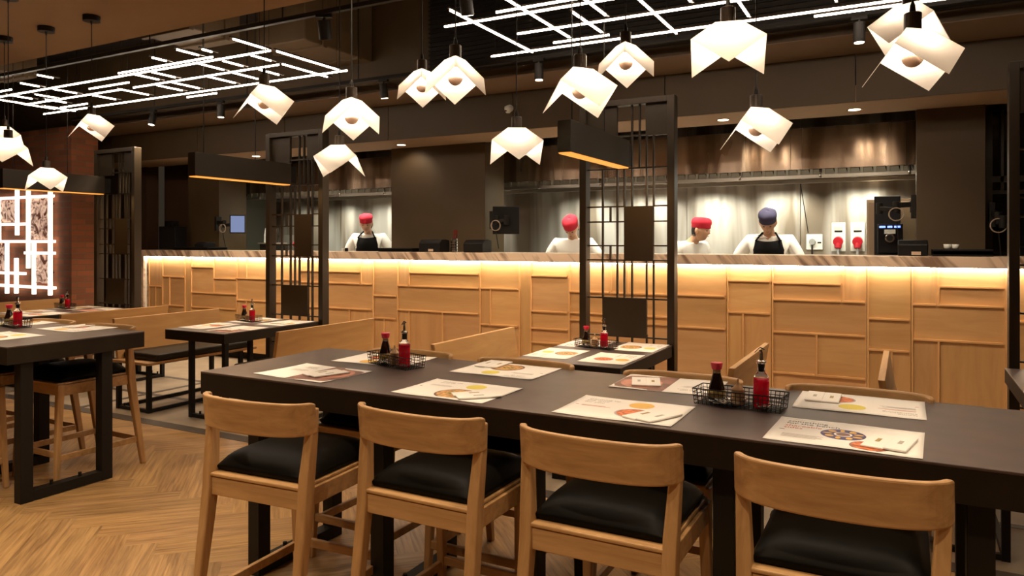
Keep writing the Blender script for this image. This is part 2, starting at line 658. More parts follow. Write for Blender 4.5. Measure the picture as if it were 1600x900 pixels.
# ================================================================== CEILING SERVICES
def ductbox(x0, x1, y0, y1, z0, z1, label):
    e = empty('air_duct', ((x0 + x1) / 2, (y0 + y1) / 2, z0), 0, label, 'duct')
    hx, hy, h = (x1 - x0) / 2, (y1 - y0) / 2, z1 - z0
    MB().box(-hx, hx, -hy, hy, 0, h).build('duct_body', DUCT, e, bevel=.012)
    for yy in (-hy * .55, hy * .5):
        MB().box(-hx - .02, hx + .02, yy, yy + .05, -.02, h).build('joint_flange', DUCT, e, bevel=.006)
    return e


ductbox(-5.30, -4.70, 4.85, 5.78, 3.30, ZH, 'brown boxed ceiling duct right of the left light grid, lit from below')
ductbox(-5.95, -5.35, 3.98, 4.70, 3.32, ZH, 'brown boxed ceiling duct above the right end of the left light grid')
ductbox(-9.0, -8.4, 3.98, 4.6, 3.30, ZH, 'brown boxed ceiling duct above the far left light grid corner')
# louvre grille along the dark upper wall
g = empty('air_grille', (-.6, 5.78, 3.1), 0, 'long black slatted air grille behind the right light grid', 'air grille')
b_ = MB().box(-3.4, 3.4, -.004, .01, -.02, .72)
b_.build('grille_back', CEILD, g)
b_ = MB()
for i in range(17):
    b_.box(-3.4, 3.4, -.03, -.004, i * .042, i * .042 + .014)
b_.build('slats', BLACKM, g)

# tracks with spotlights
def track(x0, x1, y, z, label):
    e = empty('light_track', ((x0 + x1) / 2, y, z), 0, label, 'light track')
    h = (x1 - x0) / 2
    MB().box(-h, h, -.018, .018, 0, .03).build('rail', BLACKM, e)
    for i in range(int(h * 2 / 1.5) + 1):
        xx = -h + .1 + i * 1.5
        MB().tube([(xx, 0, .03), (xx, 0, ZH - z)], .006).build('hanger', BLACKM, e)
    return e


track(-8.6, -2.2, 3.9, 3.10, 'black ceiling track in front of the left light grid')
track(-9.2, 3.2, 5.45, 3.02, 'long black ceiling track behind both light grids')


def spot(x, y, z, tilt, rz, label, lit=True, s=1.0):
    e = empty('track_spotlight', (x, y, z), rz, label, 'spotlight', 'track spotlights')
    MB().box(-.05 * s, .05 * s, -.016, .016, -.022, 0).build('adapter', BLACKM, e)
    MB().tube([(0, 0, -.02), (0, 0, -.065)], .009).build('stem', BLACKM, e)
    mt = Matrix.Rotation(tilt, 4, 'X')
    b = MB()
    b.tube([mt @ Vector((0, 0, .035)) + Vector((0, 0, -.075)), mt @ Vector((0, 0, -.10)) + Vector((0, 0, -.075))], .038 * s, 20)
    b.build('housing', BLACKM, e, smooth=False, bevel=.003)
    if lit:
        b = MB()
        b.tube([mt @ Vector((0, 0, -.100)) + Vector((0, 0, -.075)), mt @ Vector((0, 0, -.103)) + Vector((0, 0, -.075))], .031 * s, 20)
        b.build('lens', LENS, e)
        l = lamp('spot_beam', 'SPOT', tuple(mt @ Vector((0, 0, -.115)) + Vector((0, 0, -.075))), (52 if y > 5 else 40), WARM2, rot=(R(8) if y > 5 else tilt, 0, 0), parent=e, spot_size=R(122) if y > 5 else R(60), spot_blend=.8, shadow_soft_size=.03)
    return e


def xat(u, y):
    a = (u - 800) / 1142.
    return (a * math.cos(R(28.3)) - math.sin(R(28.3))) / (a * math.sin(R(28.3)) + math.cos(R(28.3))) * y


for xq, t, lb in ((-7.63, R(-12), 'black track spotlight furthest left, glowing above the far screen'),
                  (-6.50, R(0), 'black track spotlight near the end of the left light grid, second from left'),
                  (-4.30, R(10), 'small black track spotlight above the pendants in the middle of the room'),
                  (-2.68, R(0), 'lit black track spotlight above the centre pendants'),
                  (-.275, R(0), 'lit black track spotlight between the two large right pendants')):
    spot(xq, 5.45, 3.02, t, 0, lb)
spot(-3.60, 3.9, 3.10, R(18), R(25), 'unlit black spotlight on the front track, left of centre', False, 1.15)
spot(-2.43, 3.9, 3.10, R(20), R(10), 'black track spotlight at the left tip of the right light grid', True, 1.1)

# --- light grids
DUCTS = ((-5.30, -4.70, 4.85, 5.78), (-5.95, -5.35, 3.98, 4.70), (-9.0, -8.4, 3.98, 4.6))


def lightgrid(label, xl, yl, Z):
    cx = sum(a[0] + a[1] for a in xl) / (2 * len(xl))
    e = empty('light_grid', (cx, 4.6, Z), 0, label, 'light grid')
    w = .012
    for x0, x1, y in xl:
        MB().box(x0 - cx, x1 - cx, y - 4.6 - w / 2, y - 4.6 + w / 2, .010, .022).build('light_tube', TUBE, e)
        MB().box(x0 - cx, x1 - cx, y - 4.6 - w / 2 - .002, y - 4.6 + w / 2 + .002, .022, .034).build('tube_housing', BRONZE, e)
        for xx in (x0 + .12, x1 - .12):
            if any(a - .03 < xx < b_ + .03 and c - .05 < y < d_ + .05 for a, b_, c, d_ in DUCTS):
                continue
            MB().tube([(xx - cx, y - 4.6, .03), (xx - cx, y - 4.6, ZH - Z)], .0022, 5).build('suspension_wire', BLACKM, e)
    for x, y0, y1 in yl:
        MB().box(x - cx - w / 2, x - cx + w / 2, y0 - 4.6, y1 - 4.6, .014, .026).build('light_tube', TUBE, e)
        MB().box(x - cx - w / 2 - .002, x - cx + w / 2 + .002, y0 - 4.6 - .03, y1 - 4.6 + .06, .026, .038).build('tube_housing', BRONZE, e)
    return e


lightgrid('right lattice of bright white light tubes hanging from the dark ceiling',
          [(-2.86, 1.2, 4.31), (-2.38, -1.2, 4.20), (-2.49, .4, 4.71), (-2.36, -1.91, 5.05), (-2.98, .9, 5.18), (-.54, .9, 5.29)],
          [(-2.63, 4.03, 5.23), (-2.20, 3.75, 4.98), (-1.94, 4.45, 4.97), (-1.77, 4.1, 4.61), (-1.47, 3.9, 5.26), (-1.195, 4.1, 4.60),
           (-.93, 4.0, 5.08), (-.385, 4.2, 5.03), (.3, 4.1, 5.0)], 3.0)
lightgrid('left lattice of bright white light tubes hanging from the dark ceiling',
          [(-9.0, -4.35, 5.0), (-9.6, -4.43, 4.19), (-6.23, -5.0, 4.11), (-8.55, -6.9, 4.56), (-6.68, -4.72, 4.56), (-7.12, -6.5, 4.39),
           (-8.4, -7.9, 4.85), (-6.63, -6.18, 5.13), (-9.4, -7.83, 4.04)],
          [(-4.435, 3.83, 4.14), (-4.413, 4.24, 4.96), (-4.69, 4.57, 5.12), (-4.69, 4.23, 4.44), (-5.02, 4.62, 4.85), (-5.045, 4.25, 4.46),
           (-5.32, 4.59, 4.88), (-5.305, 4.22, 4.48), (-5.646, 4.59, 4.9), (-5.07, 3.83, 4.03), (-5.47, 3.9, 4.03), (-4.887, 3.92, 4.01),
           (-6.16, 4.22, 4.46), (-5.94, 4.23, 4.47), (-6.153, 4.6, 4.9), (-6.395, 4.61, 4.89), (-6.89, 4.56, 4.87), (-7.417, 4.6, 4.86),
           (-6.96, 3.81, 3.95), (-7.46, 3.93, 4.1), (-7.464, 4.24, 4.47), (-7.895, 4.3, 4.51), (-8.07, 4.5, 4.72), (-8.56, 4.52, 4.88),
           (-8.53, 4.29, 4.52), (-8.17, 4.19, 4.42), (-8.49, 4.73, 5.07)], 3.0)


def downlight(x, y, z, label, r=.045, lit=True, name='recessed_downlight'):
    e = empty(name, (x, y, z), 0, label, 'downlight', 'recessed downlights')
    MB().lathe([(r * 1.25, -.006), (r * 1.25, 0), (r * 1.0, 0), (r * .98, -.006)], 24, ring=True).build('trim_ring', CHROME if lit else BLACKM, e)
    MB().lathe([(r * .95, -.004), (r * .95, -.001)], 24).build('lens', LENS, e)
    return e


for u, lb in ((400, 'recessed round downlight in the soffit left of the left screen'), (627, 'recessed round downlight in the soffit above the left kitchen opening'),
              (1130, 'recessed round downlight in the soffit right of the second screen'), (1335, 'recessed round downlight in the soffit above the blue capped cook')):
    x_ = xat(u, 6.75)
    downlight(x_, 6.75, 2.612, lb, .05)
    lamp('soffit_beam', 'SPOT', (x_, 6.75, 2.59), 3 if u == 627 else 5, WARM2, rot=(R(34), 0, 0), spot_size=R(110), spot_blend=.7, shadow_soft_size=.04)
downlight(-5.06, 2.30, 2.98, 'recessed round downlight in the near ceiling, top left corner', .055, False)
# the other downlights of the near ceiling (outside the picture)
# security camera on the fascia
e = empty('security_camera', (xat(797, 6.40), 6.42, 2.83), 0, 'small white dome security camera on the brown fascia', 'camera')
MB().lathe([(.028, 0), (.034, .01), (.034, .035), (.025, .045)], 20).build('mount', WHITEP, e, rot=(R(90), 0, 0), smooth=False)
MB().lathe([(.001, -.055), (.018, -.052), (.032, -.035), (.038, -.01), (.036, .01), (.02, .02)], 20).build('dome', WHITEP, e, loc=(0, -.06, 0), smooth=True)
MB().lathe([(.001, -.012), (.014, -.008), (.016, 0)], 16).build('lens', PLASTIC, e, loc=(-.012, -.085, -.03), smooth=True)

# ================================================================== COUNTER
CY, CT, CB = 6.5, 1.388, 1.300
counter = empty('service_counter', (-4, 6.9, 0), 0, 'long kitchen counter with marble top and pale oak panelled front', 'counter')
def cpart(mb, name, mat, **kw):
    o = mb.build(name, mat, counter, **kw)
    o.matrix_parent_inverse = Matrix.Translation((4, -6.9, 0))
    return o


CL = -9.39
cpart(MB().box(CL, 2.6, CY, 7.0, CB, CT), 'marble_top', MARBLE, bevel=.004)
cpart(MB().box(CL, CL + .085, CY, 7.0, 0, CB), 'marble_end', MARBLE, bevel=.003)
cpart(MB().box(CL + .085, 2.6, 6.60, 7.0, .1, CB), 'carcass', plain('carcass_board', (.3, .2, .1), .7))
cpart(MB().box(CL + .085, 2.6, 6.66, 7.0, 0, .1), 'plinth', BLACKM)
cpart(MB().box(CL + .09, 2.6, CY + .016, CY + .040, CB - .006, CB), 'led_strip', STRIP)
cpart(MB().box(CL + .075, CL + .0851, CY + .03, CY + .05, .1, CB - .03), 'led_strip', plain('strip_cover', (.7, .65, .55), .4))
PANELS = [(-9.266, -8.994, 0.881, 1.3), (-9.266, -9.129, 0.1, 0.881), (-9.129, -8.994, 0.1, 0.881), (-8.98, -8.533, 1.022, 1.3), (-8.98, -8.834, 0.631, 1.022), (-8.834, -8.533, 0.631, 1.022), (-8.98, -8.533, 0.1, 0.631), (-8.52, -8.393, 0.1, 1.3), (-7.529, -7.355, 1.031, 1.3), (-7.355, -6.438, 1.031, 1.3), (-7.529, -6.438, 0.753, 1.031), (-7.529, -7.355, 0.1, 0.753), (-7.355, -6.853, 0.1, 0.753), (-6.853, -6.438, 0.1, 0.753), (-5.323, -4.99, 0.888, 1.3), (-5.323, -4.99, 0.636, 0.888), (-5.323, -5.168, 0.1, 0.636), (-5.168, -4.99, 0.1, 0.636), (-3.912, -3.451, 1.013, 1.3), (-3.912, -3.788, 0.637, 1.013), (-3.788, -3.451, 0.637, 1.013), (-3.912, -3.451, 0.1, 0.637), (-3.451, -3.32, 0.1, 1.3), (-1.857, -1.389, 1.013, 1.3), (-1.857, -1.389, 0.726, 1.013), (-1.857, -1.389, 0.1, 0.726), (-1.383, -1.012, 1.156, 1.3), (-1.383, -1.012, 0.878, 1.156), (-1.383, -1.252, 0.1, 0.878), (-1.252, -1.012, 0.1, 0.878), (-0.273, 0.036, 0.877, 1.3), (-0.273, 0.036, 0.627, 0.877), (-0.273, -0.103, 0.1, 0.627), (-0.103, 0.036, 0.1, 0.627), (-8.393, -7.957, 1.162, 1.3), (-8.393, -7.957, 0.823, 1.162), (-7.957, -7.529, 1.02, 1.3), (-7.957, -7.529, 0.823, 1.02), (-8.393, -7.529, 0.63, 0.823), (-8.393, -7.529, 0.1, 0.63), (-6.428, -5.5, 1.148, 1.3), (-6.428, -5.5, 1.013, 1.148), (-5.5, -5.333, 1.013, 1.3), (-6.428, -5.333, 0.721, 1.013), (-6.428, -5.67, 0.1, 0.721), (-5.67, -5.333, 0.1, 0.721), (-4.981, -4.823, 1.01, 1.3), (-4.823, -3.919, 1.157, 1.3), (-4.823, -3.919, 1.01, 1.157), (-4.981, -3.919, 0.741, 1.01), (-4.981, -4.823, 0.1, 0.741), (-4.823, -4.384, 0.1, 0.741), (-4.384, -3.919, 0.1, 0.741), (-3.32, -2.906, 1.157, 1.3), (-3.32, -2.906, 0.801, 1.157), (-2.899, -2.468, 1.011, 1.3), (-2.468, -2.296, 1.011, 1.3), (-2.296, -1.857, 1.011, 1.3), (-2.899, -1.857, 0.805, 1.011), (-3.32, -2.899, 0.63, 0.801), (-2.899, -1.857, 0.735, 0.805), (-3.32, -2.899, 0.49, 0.63), (-3.32, -2.899, 0.1, 0.49), (-2.899, -1.857, 0.1, 0.735), (-1.007, -0.457, 1.146, 1.3), (-1.007, -0.457, 1.005, 1.146), (-0.457, -0.277, 1.005, 1.3), (-1.007, -0.277, 0.729, 1.005), (-1.007, -0.657, 0.383, 0.729), (-0.657, -0.277, 0.383, 0.729), (-1.007, -0.277, 0.1, 0.383), (0.04, 0.219, 1.004, 1.3), (0.219, 0.654, 1.149, 1.3), (0.219, 0.654, 1.004, 1.149), (0.04, 0.654, 0.729, 1.004), (0.04, 0.219, 0.1, 0.729), (0.219, 0.654, 0.1, 0.729), (0.655, 1.3, 0.9, 1.3), (0.655, 1.3, 0.5, 0.9), (0.655, 1.3, 0.1, 0.5), (1.3, 2, 0.75, 1.3), (1.3, 2, 0.1, 0.75), (2, 2.6, 1, 1.3), (2, 2.6, 0.1, 1)]


def panelling():
    rnd = random.Random(11)
    verts, polys, tones, grains = [], [], [], []

    def box(x0, x1, y0, y1, z0, z1, t, so, horiz):
        i0 = len(verts)
        for x in (x0, x1):
            for y in (y0, y1):
                for z in (z0, z1):
                    verts.append((x, y, z))
        for f in ((0, 1, 3, 2), (4, 6, 7, 5), (0, 4, 5, 1), (2, 3, 7, 6), (0, 2, 6, 4), (1, 5, 7, 3)):
            polys.append(tuple(i0 + k for k in f))
            tones.append(t)
            for k in f:
                x, y, z = verts[i0 + k]
                grains.append((x + so, z + so * 2, y) if horiz else (z + so, x + so * 2, y))
    for a, b, z0, z1 in PANELS:
        hz = (b - a) > (z1 - z0) * .7
        v = rnd.uniform(.88, 1.08)
        t = (v, v * rnd.uniform(.97, 1.02), v * rnd.uniform(.92, 1.03), 1)
        so = rnd.uniform(0, 40)
        box(a, b, 6.562, 6.60, z0, z1, t, so, hz)
        # raised frame battens: top edge of the field below and the left edge
        bt = (1.12, 1.1, 1.05, 1)
        if z0 > .12:
            box(a + .002, b - .012, 6.548, 6.562, z0 - .001, z0 + .014, bt, so, True)
        if (b - a) > .12:
            box(a, a + .013, 6.548, 6.562, z0 + .014, z1, bt, so, False)
    me = bpy.data.meshes.new('oak_panelling')
    me.from_pydata(verts, [], polys)
    ta = me.attributes.new('tone', 'FLOAT_COLOR', 'CORNER')
    ga = me.attributes.new('grain', 'FLOAT_VECTOR', 'CORNER')
    for i, p in enumerate(me.polygons):
        for li in p.loop_indices:
            ta.data[li].color = tones[i]
            ga.data[li].vector = grains[li]
    me.materials.append(PANELW)
    o = bpy.data.objects.new('oak_panelling', me)
    COL.objects.link(o)
    o.parent = counter
    o.matrix_parent_inverse = Matrix.Translation((4, -6.9, 0))


panelling()

# ================================================================== KITCHEN
# work bench behind the counter
wb = empty('kitchen_worktop', (-4, 8.3, 0), 0, 'steel kitchen worktop along the back wall behind the counter', 'worktop')
MB().box(-4.9, 3.62, -.35, .29, .86, .90).build('top', STEELP, wb, bevel=.004)
MB().box(-4.9, 3.62, -.30, .29, .1, .86).build('cabinet_front', STEELP, wb)
pw = empty('prep_worktop', (-4, 7.16, 0), 0, 'steel preparation worktop just behind the marble counter', 'worktop')
for x0, x1 in ((-4.35, -1.45), (-.1, 4.05)):
    MB().box(x0, x1, -.12, .22, .90, .94).build('top', STEELP, pw, bevel=.003)
    MB().box(x0 + .02, x1 - .02, -.12, .18, .1, .90).build('cabinet_front', STEELP, pw)
# low steel splashback at the left end
sb = MB().box(-8.38, -7.6, 7.9, 7.93, .9, 1.60).build('steel_splashback', STEELP, bevel=.003)
tag(sb, 'pale steel splashback panel left of the left screen behind the counter', 'splashback')

# extractor hood
def hood(x0, x1, label, seams):
    e = empty('extractor_hood', ((x0 + x1) / 2, 8.2, 2.14), 0, label, 'hood')
    h = (x1 - x0) / 2
    cx = (x0 + x1) / 2
    ss = [x0] + seams + [x1]
    b = MB()
    for a, c in zip(ss, ss[1:]):
        b.box(a - cx + .003, c - cx - .003, -.30, -.28, .095, .51)
    b.box(-h, h, -.279, .39, .10, .505)
    b.build('hood_face', HOODS, e)
    b = MB()
    b.box(-h, h, -.305, -.265, 0, .038)
    b.box(-h, h, .33, .39, 0, .04)
    b.build('lip', STEELP, e, bevel=.003)
    b = MB()
    n = int(2 * h / .115)
    for i in range(n):
        xx = -h + .03 + i * .115
        b.face([(xx, -.285, .04), (xx + .085, -.285, .04), (xx + .07, -.27, .09), (xx - .0, -.27, .09)])
        b.box(xx + .085, xx + .112, -.292, -.27, .040, .092)
    b.build('filter_slots', plain('filter_grey', (.40, .41, .34), .5, metal=.3), e)
    MB().box(-h, h, -.262, -.258, .038, .094).build('filter_shade_strip', BLACKM, e)  # black strip put in for the shade behind the filter slots
    for i in range(int(2 * h / .78)):
        xx = -h + .35 + i * .78
        MB().lathe([(.008, -.03), (.016, -.02), (.010, .0), (.012, .05), (.006, .06)], 10, (xx, -.315, .03)).build('sprinkler', CHROME, e, smooth=True)
    for xx in (-h + .5, h - .5):
        MB().tube([(xx, 0, .5), (xx, 0, .84)], .02, 10).build('hanger', STEELP, e)
    return e


hood(-8.9, .6, 'long brushed steel extractor hood over the open kitchen', [-7.3, -5.75, -4.2, -2.62, -1.03])


def wall_socket(x, z, w, h, red, label, group=None):
    e = empty('industrial_socket' if red else 'power_socket', (x, 8.597, z), 0, label, 'socket', group)
    cvp = MB().box(-w / 2, w / 2, -.02, 0, 0, h).build('cover_plate', WHITEP, e, bevel=.006)
    if red:
        MB().box(-w * .28, w * .28, -.024, -.02, h * .66, h * .72).build('switch_window', PLASTIC, cvp)
        MB().box(-w * .3, w * .3, -.023, -.02, h * .74, h * .84).build('sticker', plain('pale_green', (.45, .6, .42), .5), cvp)
        b = MB()
        b.tube([(0, -.02, h * .36), (0, -.10, h * .33)], .050, 20)
        b.tube([(0, -.06, h * .30), (0, -.075, h * .10)], [.040, .034], 16)
        b.build('red_plug', REDP, e, bevel=.004)
        MB().tube([(0, -.075, h * .10), (0, -.075, -.12), (.0, -.04, -.45)], .012, 10).build('cable', plain('grey_cable', (.3, .3, .3), .5), e)
    else:
        MB().tube([(-.02, -.02, h * .5), (-.02, -.055, h * .5)], .034, 18).build('plug', plain('plug_grey', (.25, .25, .24), .4), e, bevel=.004)
        MB().tube([(-.02, -.045, h * .45), (-.02, -.05, 0), (-.02, -.05, -.3)], .009, 8).build('cable', BLACKM, e)
        MB().box(w * .2, w * .42, -.025, -.02, h * .42, h * .5).build('rocker_switch', PLASTIC, cvp)
    return e


wall_socket(-.875, 1.415, .165, .17, False, 'white wall socket with a grey plug, left of the two red plugs')
wall_socket(-.635, 1.40, .14, .31, True, 'tall white socket box with red plug, left one of the pair')
wall_socket(-.447, 1.40, .14, .31, True, 'tall white socket box with red plug, right one of the pair')
wall_socket(-6.10, 1.415, .15, .16, False, 'white wall socket with a black plug, behind the black card printer')
wall_socket(-5.93, 1.415, .15, .16, False, 'white wall socket half hidden by the black card printer')

# power drop cables on the steel wall (thin lines)
c_ = MB().tube([(-1.02, 8.59, 2.15), (-.94, 8.59, 1.6)], .004, 6).build('hanging_cable', PLASTIC)
tag(c_, 'thin dark cable running down the steel wall left of the wall socket', 'cable')

# tall steel cabinet and black coffee machine, right
e = empty('steel_locker', (-.06, 8.25, 0), 0, 'steel cabinet behind the black machine at the right of the kitchen', 'cabinet')
MB().box(-.28, .28, -.2, .3, 0, 1.92).build('cabinet_body', plain('bronze_steel', (.34, .24, .16), .4, metal=.6), e, bevel=.004)
MB().box(-.26, -.01, -.215, -.2, .15, 1.89).build('door', plain('bronze_steel_door', (.30, .20, .13), .35, metal=.6), e, bevel=.003)
MB().box(.01, .26, -.215, -.2, .15, 1.89).build('door', plain('bronze_steel_door2', (.36, .25, .15), .35, metal=.6), e, bevel=.003)
e = empty('dispenser_machine', (-.125, 7.62, 0), 0, 'tall black dispenser machine with blue display and round dial', 'machine')
MB().box(-.13, .085, -.10, .16, 0, 1.92).build('housing', PLASTIC, e, bevel=.006)
cbx = MB().box(-.10, .105, -.18, -.09, 1.40, 1.665).build('control_box', plain('gloss_black', (.006, .006, .007), .2), e, bevel=.008)
for xx, w_ in ((-.06, .05), (.0, .04), (.06, .05)):
    MB().box(xx - w_ / 2, xx + w_ / 2, -.183, -.18, 1.628, 1.645).build('blue_readout', BLUE, cbx)
MB().box(-.045, .045, -.185, -.18, 1.575, 1.612).build('info_plate', WHITEP, cbx)
b = MB(); b.tube([(0, -.18, 1.535), (0, -.205, 1.535)], .040, 24); b.build('dial', CHROME, cbx, bevel=.004)
b = MB(); b.tube([(0, -.205, 1.535), (0, -.212, 1.535)], .026, 24); b.build('dial_centre', PLASTIC, cbx)


def arm_monitor(name, base, tip, label, screen=None, coil=(0, 0, 0)):
    e = empty(name, base, 0, label, 'monitor')
    t = Vector(tip) - Vector(base)
    mid = t * .5 + Vector((0, -.05, 0))
    MB().box(-.02, .02, -.045, .045, -.10, .10).build('wall_plate', BLACKM, e, bevel=.004)
    b = MB()
    b.bar((0, 0, .02), mid + Vector((0, 0, .02)), .05, .045)
    b.build('upper_arm', BLACKM, e, bevel=.008)
    b = MB()
    b.bar(mid + Vector((0, 0, -.02)), t, .05, .04)
    b.build('lower_arm', BLACKM, e, bevel=.008)
    for p in (Vector((0, 0, 0)), mid, t):
        b = MB(); b.tube([p + Vector((0, 0, -.05)), p + Vector((0, 0, .05))], .028, 14); b.build('joint', BLACKM, e, bevel=.004)
    pts = []
    for i in range(40):
        a = i / 39 * 4 * PI
        pts.append(mid + Vector((math.cos(a) * .055, -.03 + .01 * math.sin(a * .5), -.06 + math.sin(a) * .055)))
    MB().tube(pts, .005, 6).build('cable_coil', plain('pale_cable', (.35, .27, .2), .5), e, smooth=True)
    MB().tube([mid + Vector((0, -.03, -.1)), mid + Vector((.01, -.02, -.2)), mid + Vector((.02, 0, -.31))], .005, 6).build('cable', BLACKM, e)
    if screen:
        w_, h_, rz, back = screen
        s = Matrix.Translation(t + Vector((math.sin(rz) * .05, -math.cos(rz) * .05, 0)) * (-1 if back else 1)) @ Matrix.Rotation(rz, 4, 'Z')
        dh = MB().box(-w_ / 2, w_ / 2, -.012, .018, -h_ / 2, h_ / 2, s).build('display_housing', PLASTIC, e, bevel=.004)
        if not back:
            MB().box(-w_ / 2 + .012, w_ / 2 - .012, -.0135, -.012, -h_ / 2 + .015, h_ / 2 - .015, s).build('display', SCRN, dh)
    return e


arm_monitor('monitor_arm', (.06, 7.1, 1.80), (-.20, 7.12, 1.79), 'black articulated bracket reaching left from the right pier')
arm_monitor('monitor_arm', (.62, 7.1, 1.72), (.68, 6.95, 1.66), 'black bracket with looped cable at the right end of the counter')
arm_monitor('order_monitor', (-4.02, 7.02, 1.74), (-3.80, 6.92, 1.735), 'black monitor seen from behind on an arm beside the middle pier', (.29, .30, R(28), True))
arm_monitor('order_monitor', (-8.38, 6.98, 1.75), (-7.97, 6.95, 1.74), 'small monitor with bluish lit screen on an arm at the left end of the kitchen', (.20, .25, R(55), False))
e = tag(MB().box(-5.85, -5.73, 7.9, 7.93, 1.60, 1.98).build('wall_speaker', PLASTIC, bevel=.006), 'flat black panel on the left kitchen wall beside the middle pier', 'speaker')


def card_printer(x0, x1, z1, label, tagplate=True):
    w_ = x1 - x0
    e = empty('receipt_printer', ((x0 + x1) / 2, 6.74, CT), 0, label, 'printer', 'black printers on the counter')
    h_ = z1 - CT
    mt = Matrix(((0, 0, 1, -w_ / 2), (1, 0, 0, -.10), (0, 1, 0, 0), (0, 0, 0, 1)))
    b = MB(); b.prism([(0, 0), (.20, 0), (.20, h_ * .93), (.13, h_), (.05, h_ * .97), (0, h_ * .72)], 0, w_, mt)
    b.build('printer_case', PLASTIC, e, bevel=.008)
    MB().box(-w_ / 2 + .02, w_ / 2 - .02, .0, .012, h_ * .96, h_ * .985).build('paper_slot', BLACKM, e)
    if tagplate:
        MB().box(-.01, .055, -.104, -.100, .008, .035).build('sticker', plain('sticker_tan', (.5, .36, .25), .5), e)
    return e


card_printer(-.055, .158, 1.516, 'black printer left of the cup tray at the right end of the counter')
card_printer(-4.75, -4.47, 1.529, 'black printer left of the chopstick cup on the counter')
card_printer(-4.17, -3.93, 1.525, 'black printer right of the chopstick cup on the counter', False)
card_printer(-8.44, -8.26, 1.50, 'small black printer at the far left of the counter', False)


def tray(x0, x1, label, n=1):
    e = empty('serving_tray', ((x0 + x1) / 2, 6.75, CT), 0, label, 'tray', 'black serving trays on the counter')
    h = (x1 - x0) / 2
    for i in range(n):
        b = MB()
        b.box(-h + .02, h - .02, -.15, .15, i * .012, i * .012 + .005)
        b.bar((-h, -.16, i * .012 + .016), (h, -.16, i * .012 + .016), .010, .03)
        b.bar((-h, .16, i * .012 + .016), (h, .16, i * .012 + .016), .010, .03)
        b.bar((-h, -.16, i * .012 + .016), (-h, .16, i * .012 + .016), .010, .03)
        b.bar((h, -.16, i * .012 + .016), (h, .16, i * .012 + .016), .010, .03)
        b.build('tray_body', PLASTIC, e, bevel=.002)
    return e


tray(.19, .58, 'stack of low black trays carrying two white cups', 3)
tray(-5.27, -4.80, 'black tray on the counter left of the black printer', 2)
tray(-8.80, -8.12, 'black tray at the far left end of the counter', 2)
for i, xx in enumerate((.29, .345)):
    e = empty('white_cup', (xx, 6.70, CT + .056), 0, ('left' if i == 0 else 'right') + ' one of two small white cups on the black trays', 'cup', 'white cups on the tray')
    MB().lathe([(.017, 0), (.024, .008), (.026, .038), (.024, .038), (.021, .008), (.001, .006)], 20).build('cup_wall', WHITEP, e, smooth=True)
# chopstick cup
e = empty('utensil_cup', (-4.345, 6.74, CT), 0, 'steel cup on the counter by the middle pier', 'cup')
MB().lathe([(.040, 0), (.040, .15), (.037, .15), (.036, .004)], 24).build('cup_wall', CHROME, e, smooth=False)
for zz in (.03, .06, .09, .12):
    MB().lathe([(.041, zz), (.0425, zz + .004), (.041, zz + .008)], 24).build('rib', BRONZE, e)
rc = empty('chopstick', (0, 0, 0))
rnd = random.Random(5)
chop0 = MB().tube([(0, 0, 0), (0, 0, .235)], [.0025, .0038], 6).build('chopstick', plain('dark_red_lacquer', (.16, .012, .010), .35))
bpy.data.objects.remove(rc)
cp = Proto(chop0)
for i in range(9):
    o = cp.put((-4.345 + rnd.uniform(-.022, .022), 6.74 + rnd.uniform(-.022, .022), CT + .008), 0)
    o.rotation_euler = (rnd.uniform(-.06, .06), rnd.uniform(-.02, .12), 0)
    tag(o, 'dark red chopstick standing in the steel cup on the counter', 'chopstick', 'chopsticks in the steel cup')
# black speaker at the left end
e = empty('counter_speaker', (-9.06, 6.76, CT), 0, 'black boxy till unit standing at the far left of the counter', 'till')
MB().box(-.17, .17, -.08, .12, .01, .33).build('case', PLASTIC, e, bevel=.01)
MB().box(-.09, .08, -.05, .06, .33, .41).build('top_unit', PLASTIC, e, bevel=.008)
MB().box(-.15, .15, -.084, -.08, .04, .30).build('front_grille', BLACKM, e)
# knife rack glimpsed through the left screen
e = empty('utensil_rack', (-8.12, 7.72, 0), 0, 'rack of dark ladles and pale cloth seen through the left screen', 'rack')
MB().box(-.19, .19, -.10, .10, 1.47, 1.49).build('shelf', STEELP, e)
MB().box(-.17, .17, -.08, .08, 0, 1.47).build('stand', BLACKM, e)
for i in range(6):
    xx = -.15 + i * .06
    MB().tube([(xx, 0, 1.49), (xx + .01, 0, 1.60), (xx + .02, 0, 1.70)], [.016, .022, .012], 8).build('utensil', BRONZE if i % 3 else WHITEP, e)
e = empty('seasoning_jar', (-5.98 + .05, 6.75, CT), 0, 'tiny white jar beside a black jar on the counter near the left cook', 'jar')
MB().lathe([(.02, 0), (.022, .03), (.016, .035)], 16).build('jar_body', WHITEP, e)
e = empty('seasoning_jar', (-5.88, 6.75, CT), 0, 'tiny black jar right of the white jar on the counter', 'jar')
MB().lathe([(.02, 0), (.022, .033), (.016, .04)], 16).build('jar_body', PLASTIC, e)

